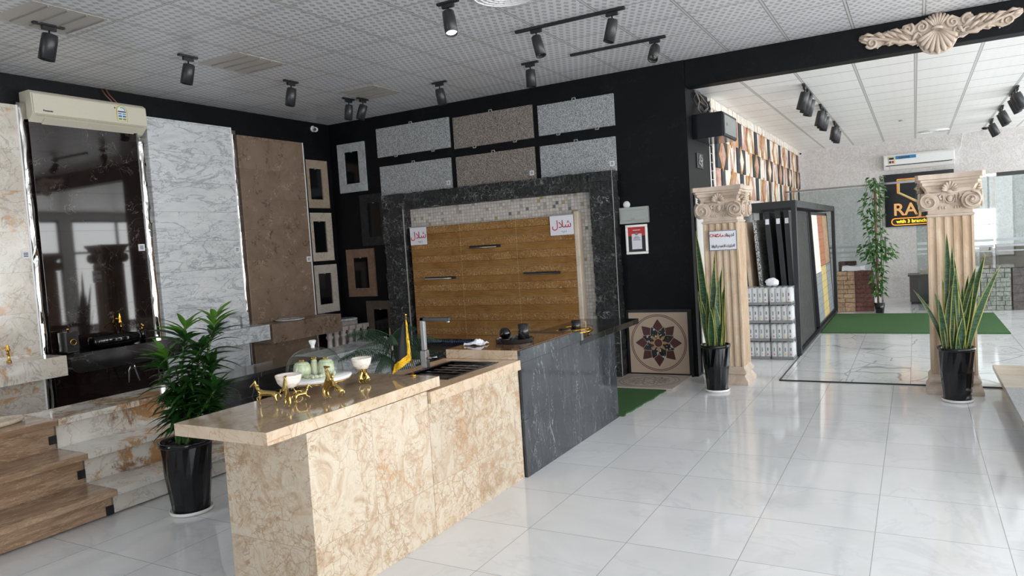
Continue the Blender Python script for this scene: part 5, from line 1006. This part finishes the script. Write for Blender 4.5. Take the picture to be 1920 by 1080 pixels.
# ------------------------------------------------------------------ air conditioners
def ac(ax, a, c, z0, z1, d, mt_, lb, wallc):
    if ax == 'x': T = lambda u, o_, z: (wallc + o_, u, z)
    else: T = lambda u, o_, z: (u, wallc - o_, z)
    t = thing('air_conditioner', T((a + c) / 2, 0, z0), lb, 'air conditioner')
    prof = [(.002, z1), (d * .8, z1), (d, z1 - .03), (d + .01, z0 + .09), (d - .02, z0 + .065), (d * .55, z0 + .005), (d * .3, z0 - .012), (.002, z0)]
    MB().rings([[T(a, o_, z) for o_, z in prof], [T(c, o_, z) for o_, z in prof]], True, False).build('casing', mt_, t, bevel=.006)
    pf = [(d + .004, z1 - .035), (d + .014, z1 - .04), (d + .024, z0 + .09), (d + .012, z0 + .085)]
    MB().rings([[T(a + .01, o_, z) for o_, z in pf], [T(c - .01, o_, z) for o_, z in pf]], True, False).build('front_panel', mt_, t, bevel=.004)
    fl = [(d - .012, z0 + .062), (d * .57, z0 + .006), (d * .57, z0 - .002), (d - .006, z0 + .055)]
    MB().rings([[T(a + .12, o_, z) for o_, z in fl], [T(c - .12, o_, z) for o_, z in fl]], True, False).build('air_flap', mt_, t); b = MB()
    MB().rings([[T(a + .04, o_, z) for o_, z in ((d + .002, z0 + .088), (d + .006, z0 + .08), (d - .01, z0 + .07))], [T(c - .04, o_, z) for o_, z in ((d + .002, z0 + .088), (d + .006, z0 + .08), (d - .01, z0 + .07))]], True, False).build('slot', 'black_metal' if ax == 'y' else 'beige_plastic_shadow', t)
    return t, T
t, T = ac('x', 3.98, 5.19, 3.165, 3.485, .21, 'beige_plastic', 'beige wall air conditioner above the dark marble panel', WXL)
d = .231
def lab(parent, T, u0, u1, z0, z1, o_, mt_, nm): MB().rings([[T(u0, o_, z0), T(u1, o_, z0), T(u1, o_, z1), T(u0, o_, z1)], [T(u0, o_ + .002, z0), T(u1, o_ + .002, z0), T(u1, o_ + .002, z1), T(u0, o_ + .002, z1)]], True, False).build(nm, mt_, parent)
b = MB(); b.rings([[T(u, d + k, z) for u, z in [(4.83, 3.27), (4.95, 3.27), (4.95, 3.39)] + [(4.89 + .06 * math.cos(a), 3.39 + .055 * math.sin(a)) for a in [PI * i / 10 for i in range(1, 10)]] + [(4.83, 3.39)]] for k in (0, .002)], True, False); lbk = b.build('energy_label', 'yellow_ink', t)
b = MB(); b.rings([[T(u, d + k, z) for u, z in [(4.84, 3.28), (4.94, 3.28), (4.94, 3.39)] + [(4.89 + .05 * math.cos(a), 3.39 + .045 * math.sin(a)) for a in [PI * i / 10 for i in range(1, 10)]] + [(4.84, 3.39)]] for k in (.0022, .003)], True, False); b.build('label_field', 'paper', lbk)
b = MB().tube([T(4.89 + .036 * math.cos(a), d + .003, 3.392 + .03 * math.sin(a)) for a in [PI * .08 * i for i in range(9)]], .005, 4).build('dial', 'teal_ink', lbk)
lab(lbk, T, 4.845, 4.935, 3.372, 3.384, d + .0032, 'ink', 'label_bar')
for z, mt_ in ((3.35, 'blue_ink'), (3.32, 'blue_ink'), (3.29, 'green_ink')):
    for u in (4.848, 4.895): lab(lbk, T, u, u + .037, z, z + (.018 if z < 3.34 else .01), d + .0032, mt_, 'label_block')
text('Panasonic', .024, Matrix.Translation(Vector(T(4.12, .236, 3.287))) @ facing((0, 0, 0), 'x+'), 'ink', t, bold=.0006)
lab(t, T, 4.81, 4.82, 3.405, 3.42, d, 'ink', 'sensor_dot')
for k in (0, 1): solo(MB().tube([(WXL + .02, 4.82 + .05 * k, ZC - .01), (WXL + .05, 4.84 + .05 * k, 3.58), (WXL + .1, 4.88 + .05 * k, 3.5)], .006, 6).build('copper_wire', 'cable_red'), 'thin reddish wire from the ceiling to the beige air conditioner, %s of the two' % ('left', 'right')[k], 'wire')
t, T = ac('y', -.545, .745, 2.765, 3.07, .19, 'white_plastic', 'white wall air conditioner above the black sign', WYR)
dd = .211
lab(t, T, -.46, -.33, 2.865, 3.03, dd, 'yellow_ink', 'energy_label'); lab(t, T, -.445, -.345, 2.88, 3.02, dd + .002, 'paper', 'label_field'); lab(t, T, -.44, -.35, 2.965, 3.01, dd + .004, 'ink', 'label_bar'); lab(t, T, -.44, -.40, 2.89, 2.94, dd + .004, 'ink', 'label_block'); lab(t, T, -.39, -.35, 2.89, 2.94, dd + .004, 'red_ink', 'label_block')
lab(t, T, -.32, .06, 2.965, 3.03, dd, 'blue_ink', 'ozone_sticker'); text('ozone', .085, facing((-.16, WYR - dd - .004, 3.0)), 'ink', t, bold=.001)
solo(MB().tube([(.78, WYR - .02, 2.95), (.86, WYR - .02, 3.1), (.9, WYR - .02, 3.36)], .006, 5).build('wall_wire', 'white_plastic'), 'thin white wire beside the white air conditioner', 'wire')
# ------------------------------------------------------------------ climbing plant
t = thing('climbing_plant', (-.62, 14.72, 0), 'climbing vine growing up the chrome post of the glass partition', 'potted plant')
MB().lathe([(.07, .013), (.09, .2), (.08, .2)], (-.60, 14.74, 0), 20).build('pot', 'pot_black', t); MB().cyl((-.62, 14.74, .2), (-.62, 14.74, 2.3), .02).build('moss_pole', 'stem_brown', t)
rg = random.Random(21); b = MB(); b2 = MB()
def heart(x): return (1.5 * x if x < .3 else (1 - ((x - .3) / .7)) * .62 + .02) * 1.1
for k in range(5):
    pts = [Vector((-.62 + rg.uniform(-.05, .05), 14.73 + rg.uniform(-.05, .03), .3))]
    for i in range(14): pts.append(pts[-1] + Vector((rg.uniform(-.06, .055), rg.uniform(-.03, .03), .155)))
    for p in pts: p.x = max(-.95, min(-.35, p.x))
    b2.tube(pts, .006, 5)
for k in range(620):
    z = rg.uniform(.35, 2.5) if k < 480 else rg.uniform(1.0, 1.3); wd = .30 if 1.0 < z < 1.3 else .17 if z > 1.3 else .12; q = rg.uniform(0, 2 * PI); r_ = wd * math.sqrt(rg.random()); sh = -.18 * max(0, 1 - abs(z - 1.9) / .35) * rg.random()
    p = Vector((-.62 + r_ * math.cos(q) + sh, 14.73 + .5 * r_ * math.sin(q), z)); d = Vector((math.cos(q), math.sin(q) - .5, rg.uniform(-.6, .3))); leaf_strip(b, p, d, rg.uniform(.07, .12), rg.uniform(.03, .05), Vector((0, 0, -.9)), 5, (0, 0), rg.uniform(-.8, .8), .15, prof=heart)
b2.build('vines', 'stem_green', t); b.build('foliage', 'vine_leaf', t)

# ------------------------------------------------------------------ ceiling fittings
def spot(lb, loc, aim, size=1.0, track=.2, tdir=(0, 1, 0), lit=False, zc=ZC, drop=.055, L=.17, r=.05):
    t = thing('track_spotlight', loc, lb, 'spotlight'); x, y, z = loc; td = Vector(tdir).normalized(); sd = Vector((-td.y, td.x, 0)); c0 = Vector((x, y, zc))
    def bar(half, w_, z0, z1, off=0):
        b = MB(); a = c0 + td * off
        b.rings([[a + td * s1 * half + sd * s2 * w_ + Vector((0, 0, zz)) for s1, s2 in ((-1, -1), (1, -1), (1, 1), (-1, 1))] for zz in (z0, z1)], True, False); return b
    zt_ = -.001
    if track: bar(track / 2, .017, -.02, zt_).build('track', 'black_metal', t); zt_ = -.021
    else: zt_ = -.026
    bar(.055, .014, zt_ - .032, zt_, 0).build('adapter', 'black_metal', t, bevel=.003)
    j = c0 + Vector((0, 0, zt_ - .032)); aim = Vector(aim).normalized(); h0 = j + Vector((0, 0, -drop)) - aim * L * .12
    MB().tube([j, j + Vector((0, 0, -drop))], .007, 8).build('stem', 'black_metal', t)
    h = MB().lathe([(r * .88, 0), (r * .94, .004), (r, L * .3), (r, L), (r * .9, L), (r * .86, L - .02)], h0, 28, True, True, aim).build('lamp_head', 'lamp_black', t)
    MB().lathe([(r * .84, L - .018), (r * .5, L - .012), (.0, L - .01)], h0, 24, True, False, aim).build('reflector', 'lamp_lit' if lit else 'lamp_lens', t)
    MB().lathe([(r * .93, L), (r * 1.0, L + .003), (r * .9, L + .003)], h0, 28, True, False, aim).build('bezel', 'silver_clip' if lit else 'black_metal', t); return t
spot('black ceiling spotlight above the beige air conditioner, nearest on the left', (-5.95, 3.36, ZC), (-.15, -.16, -1), r=.06, L=.2, track=.24); spot('black ceiling spotlight, second from the left along the left wall', (-5.95, 4.62, ZC), (-.15, -.15, -1), r=.055, L=.18)
spot('black ceiling spotlight, third along the left wall', (-6.02, 5.98, ZC), (-.1, -.15, -1), r=.055, L=.19); spot('black ceiling spotlight, right one of the pair near the room corner', (-6.08, 7.25, ZC), (-.25, -.2, -1), r=.055, L=.18); spot('black ceiling spotlight, left one of the pair near the room corner', (-6.2, 7.12, ZC), (-.08, -.1, -1), r=.05, L=.18)
spot('black ceiling spotlight above the left granite slabs', (-4.86, 7.2, ZC), (.1, .12, -1), tdir=(1, 0, 0), r=.055, L=.18); spot('black ceiling spotlight in front of the brown granite slabs', (-3.62, 7.15, ZC), (0.02, 0, -1), tdir=(1, 0, 0), r=.055, L=.18)
spot('lit black ceiling spotlight at the top edge, left of the round vent', (-3.22, 4.97, ZC), (.22, -.20, -.8), tdir=(1, 0, 0), lit=True, r=.052, L=.2)
t = thing('lighting_track', (-2.65, 6.04, ZC), 'long black ceiling track with two spotlights', 'lighting track'); MB().box(-3.19, -2.12, 6.03, 6.065, ZC - .025, ZC - .001).build('track_bar', 'black_metal', t)
t = thing('lighting_track', (-2.62, 7.17, ZC), 'long black ceiling track with a single spotlight at its right end', 'lighting track'); MB().box(-3.14, -2.11, 7.155, 7.19, ZC - .025, ZC - .001).build('track_bar', 'black_metal', t)
spot('black spotlight at the left end of the two-lamp track', (-2.98, 6.05, ZC), (.28, -.1, -1), track=0, tdir=(1, 0, 0), r=.048, L=.19); spot('black spotlight at the right end of the two-lamp track', (-2.24, 6.05, ZC), (-.22, -.12, -1), track=0, tdir=(1, 0, 0), r=.048, L=.19)
spot('black spotlight facing the viewer on the single-lamp track', (-2.22, 7.17, ZC), (.0, -.62, -.8), track=0, tdir=(1, 0, 0), r=.052, L=.17)
k = 0
for g, y0 in enumerate((9.45, 11.2, 13.2)):
    solo(MB().box(-1.135, -1.10, y0 - .06, y0 + .75, ZR - .025, ZR - .001).build('lighting_track', 'black_metal'), ['nearest', 'middle', 'farthest'][g] + ' short black track of the left row in the rear hall', 'lighting track')
    for j in range(3): spot('black spotlight of the rear hall left row, %s of the %s trio' % (['nearest', 'middle', 'farthest'][j], ['nearest', 'middle', 'farthest'][g]), (-1.118, y0 + .05 + j * .3, ZR), (-.3 + .05 * g, .02, -1), track=0, zc=ZR, r=.055, L=.21)
for g, (y0, n_) in enumerate(((12.0, 3), (13.9, 2), (15.6, 2))):
    solo(MB().box(1.235, 1.27, y0 - .08, y0 + .3 * n_ - .1, ZR - .025, ZR - .001).build('lighting_track', 'black_metal'), ['nearest', 'middle', 'farthest'][g] + ' short black track of the right row in the rear hall', 'lighting track')
    for j in range(n_): spot('black spotlight of the rear hall right row, %s on the %s track' % (['first', 'second', 'third'][j], ['nearest', 'middle', 'farthest'][g]), (1.253, y0 + .02 + j * .3, ZR), (.42, .0, -1), track=0, zc=ZR, r=.055, L=.21)
def vent(c, s_, lb, zc=ZC):
    t = thing('ceiling_vent', (c[0], c[1], zc), lb, 'ceiling vent'); h = s_ / 2; b = MB().box(c[0] - h, c[0] + h, c[1] - h, c[1] + h, zc - .004, zc - .0005).build('plate', 'vent_metal', t)
    for k in range(4): x = c[0] - h + (k + .5) * s_ / 4; MB().box(c[0] - h + .02, c[0] + h - .02, c[1] - h + (k + 1) * s_ / 4 - .008 - .02, c[1] - h + (k + 1) * s_ / 4 + .004 - .02, zc - .012, zc - .004).build('blade', 'vent_blade', t)
vent((-5.8, 3.30), .57, 'metal ceiling vent above the nearest left spotlight'); vent((-5.81, 5.15), .57, 'metal ceiling vent in the middle of the left ceiling'); vent((-5.78, 7.05), .55, 'metal ceiling vent near the room corner')
def ringvent(c, r, lb, zc, n=5):
    t = thing('round_diffuser', (c[0], c[1], zc), lb, 'ceiling diffuser'); MB().lathe([(r, 0), (r, -.006), (r * .96, -.01), (0, -.004)], (c[0], c[1], zc - .0005), 48, False, True).build('disc', 'white_plastic', t)
    for k in range(n): q = r * (.95 - k * .17); MB().tube([(c[0] + q * math.cos(a), c[1] + q * math.sin(a), zc - .012) for a in [2 * PI * i / 48 for i in range(49)]], .008, 6).build('ring', 'white_plastic', t)
    for k in range(18):
        a = 2 * PI * k / 18; MB().tube([(c[0] + r * .2 * math.cos(a), c[1] + r * .2 * math.sin(a), zc - .01), (c[0] + r * .6 * math.cos(a + .3), c[1] + r * .6 * math.sin(a + .3), zc - .014), (c[0] + r * .95 * math.cos(a + .4), c[1] + r * .95 * math.sin(a + .4), zc - .01)], .004, 5).build('vane', 'white_plastic', t)
ringvent((-2.78, 5.12), .26, 'round white ceiling diffuser cut by the top edge of the photo', ZC); ringvent((.37, 16.5), .27, 'round patterned ceiling diffuser in the rear hall', ZR)
def camera_dome(c, lb, ax):
    t = thing('security_camera', c, lb, 'camera'); c = Vector(c); ax = Vector(ax).normalized(); MB().lathe([(.045, 0), (.045, .02), (.02, .03)], c, 18, ax=ax).build('mount', 'white_plastic', t); e_ = c + ax * .06
    MB().tube([c + ax * .02, e_], .012).ball(e_ + Vector((0, 0, -.015)), .038, 10).build('body', 'white_plastic', t); MB().lathe([(.022, 0), (.02, .012)], e_ + Vector((.02, -.03, -.02)), 14, ax=(.4, -.8, -.3)).build('lens', 'black_gloss', t)
camera_dome((WXL + .001, 7.98, 3.56), 'small white security camera in the left corner near the ceiling', (1, 0, 0)); camera_dome((-2.249, 17.3, 3.31), 'small white security camera at the far corner of the coloured stone wall', (1, -.2, 0))
solo(MB().lathe([(.06, 0), (.06, -.02), (.04, -.04), (.0, -.045)], (1.25, 17.0, ZR - .001), 20).build('smoke_detector', 'black_metal'), 'small dark round detector on the rear ceiling', 'detector')
solo(MB().lathe([(.04, 0), (.035, -.012), (0, -.014)], (-.16, 14.2, ZR - .001), 16).build('ceiling_sensor', 'silver_clip'), 'small pale sensor on the rear hall ceiling', 'sensor')
# ------------------------------------------------------------------ beam ornament
t = thing('carved_ornament', (.235, WYB, 3.47), 'carved cream shell and acanthus ornament on the black beam', 'ornament'); YO = WYB - .001; cx, cz = .24, 3.47
Lp = [(-.68, .075), (-.66, .10), (-.63, .09), (-.60, .055), (-.54, .09), (-.47, .085), (-.42, .10), (-.36, .075), (-.32, .055), (-.29, .12), (-.22, .13), (-.19, .10), (-.13, .14), (-.07, .13), (-.05, .165), (0, .18)]
Lb = [(0, -.21), (-.06, -.20), (-.12, -.17), (-.15, -.12), (-.17, -.08), (-.21, -.09), (-.26, -.06), (-.33, -.07), (-.36, -.04), (-.42, -.055), (-.46, -.025), (-.52, -.055), (-.58, -.04), (-.62, .0), (-.66, .02), (-.69, .05)]
tilt = 0
half = Lb + Lp; full = half + [(-x, z) for x, z in (Lb + Lp)[::-1] if x != 0]
pts = [(0, -.21)] + [(x, z) for x, z in Lb[1:]] + Lp + [(-x, z) for x, z in Lp[-2::-1]] + [(-x, z) for x, z in Lb[:0:-1]]
MB().prism([(cx + x, cz + z) for x, z in pts], 'y', YO - .03, YO).build('backplate', 'column_cap', t, bevel=.008)
def O(x, z, d=.04): return (cx + x, YO - d, cz + z)
for k in range(9):
    a = R(-90 + (k - 4) * 15); L = .235 - .012 * abs(k - 4)
    MB().tube([O(.03 * math.cos(a), .03 + .02 * math.sin(a), .04), O(L * .5 * math.cos(a), .03 + L * .5 * math.sin(a), .06), O(L * .9 * math.cos(a), .03 + L * .9 * math.sin(a), .055), O(L * 1.02 * math.cos(a), .03 + L * math.sin(a), .035)], [.008, .017, .024, .012], 8).build('shell_rib', 'column_cap', t)
for k in range(7):
    a = R(90 + (k - 3) * 13); MB().tube([O(.03 * math.cos(a), .03 + .03 * math.sin(a), .035), O(.09 * math.cos(a), .03 + .09 * math.sin(a), .05), O(.15 * math.cos(a), .03 + .145 * math.sin(a), .04)], [.008, .014, .012], 8).build('upper_rib', 'column_cap', t)
MB().tube([O(-.045, .035, .05), O(0, .045, .062), O(.045, .035, .05)], .014).build('band', 'column_cap', t)
def scroll(x, z, r_, turns, sx, a0, w_=.014):
    pp = []; rs = []
    for i in range(28): u = i / 27; a = a0 + sx * u * 2 * PI * turns; q = r_ * (1 - u * .85); pp.append(O(x + q * math.cos(a), z + q * math.sin(a), .04)); rs.append(w_ * (1 - .45 * u))
    MB().tube(pp, rs, 7).build('scroll', 'column_cap', t)
def leaf(x0, z0, x1, z1, w_=.018):
    MB().tube([O(x0, z0, .035), O((x0 + x1) / 2, (z0 + z1) / 2 + .012, .055), O(x1, z1, .038)], [w_ * .5, w_, .004], 8).build('acanthus_leaf', 'column_cap', t)
for s_ in (-1, 1):
    scroll(s_ * .13, .07, .055, 1.4, s_, R(90)); scroll(s_ * .25, .07, .055, 1.3, s_, R(60)); scroll(s_ * .17, -.01, .04, 1.2, -s_, R(-90), .011); scroll(s_ * .57, .0, .055, 1.4, -s_, R(200)); scroll(s_ * .24, -.03, .035, 1.1, s_, R(0), .011)
    for q in ((.2, .0, .33, .09), (.24, -.04, .38, .05), (.28, -.04, .36, -.05), (.32, .0, .45, .09), (.34, -.02, .47, -.04), (.38, .02, .50, .07), (.30, .05, .40, .095), (.42, -.01, .54, .075), (.40, -.02, .42, -.05), (.55, .07, .66, .08), (.6, .03, .67, .04), (.16, .03, .22, -.06), (.45, .05, .56, .08)): leaf(s_ * q[0], q[1], s_ * q[2], q[3])
    MB().tube([O(s_ * .18, -.06, .04), O(s_ * .32, -.045, .05), O(s_ * .45, .01, .05), O(s_ * .6, .05, .045), O(s_ * .68, .07, .04)], [.014, .017, .016, .012, .016], 8).build('stem', 'column_cap', t)
for x, z in ((-.11, .085), (.12, .075), (-.52, -.06), (-.17, -.10), (.17, -.085), (.5, -.06)): MB().lathe([(.008, 0), (.008, .012), (.003, .016)], O(x, z, .03), 12, ax=(0, -1, 0)).build('screw', 'chrome', t)
# ------------------------------------------------------------------ right-hand step displays
def side_steps(a, c, mt_, lb, x0=.63, z=.2, th=.045):
    t = thing('step_display', (x0 + .5, (a + c) / 2, 0), lb, 'step display')
    MB().box(x0, 5.0 if 0 else x0 + .42, a + .002, c - .002, z - th, z).build('tread', mt_, t, bevel=.003); MB().box(x0 + .07, x0 + .1, a + .006, c - .006, .012, z - th).build('riser', mt_, t)
    MB().box(x0 + .36, x0 + .80, a + .002, c - .002, z + .18, z + .22).build('tread', mt_, t, bevel=.003); MB().box(x0 + .41, x0 + .44, a + .006, c - .006, z, z + .18).build('riser', mt_, t)
    MB().box(x0 + .74, x0 + 1.2, a + .002, c - .002, z + .40, z + .44).build('tread', mt_, t, bevel=.003); MB().box(x0 + .79, x0 + .82, a + .006, c - .006, z + .22, z + .40).build('riser', mt_, t)
    MB().box(x0 + .045, x0 + .069, a + .25, a + .29, .08, .12).build('bracket', 'black_metal', t)
    for y in (a + .1, c - .1): MB().box(x0 + .2, x0 + 1.1, y - .02, y + .02, 0, .012).build('foot', 'black_metal', t)
side_steps(7.32, 8.42, 'cream_stone', 'cream travertine step display at the right edge, farthest'); side_steps(6.14, 7.318, 'granite_light', 'light grey granite step display at the right edge'); side_steps(5.0, 6.138, 'beige_edge', 'beige marble step display at the right edge, nearest')
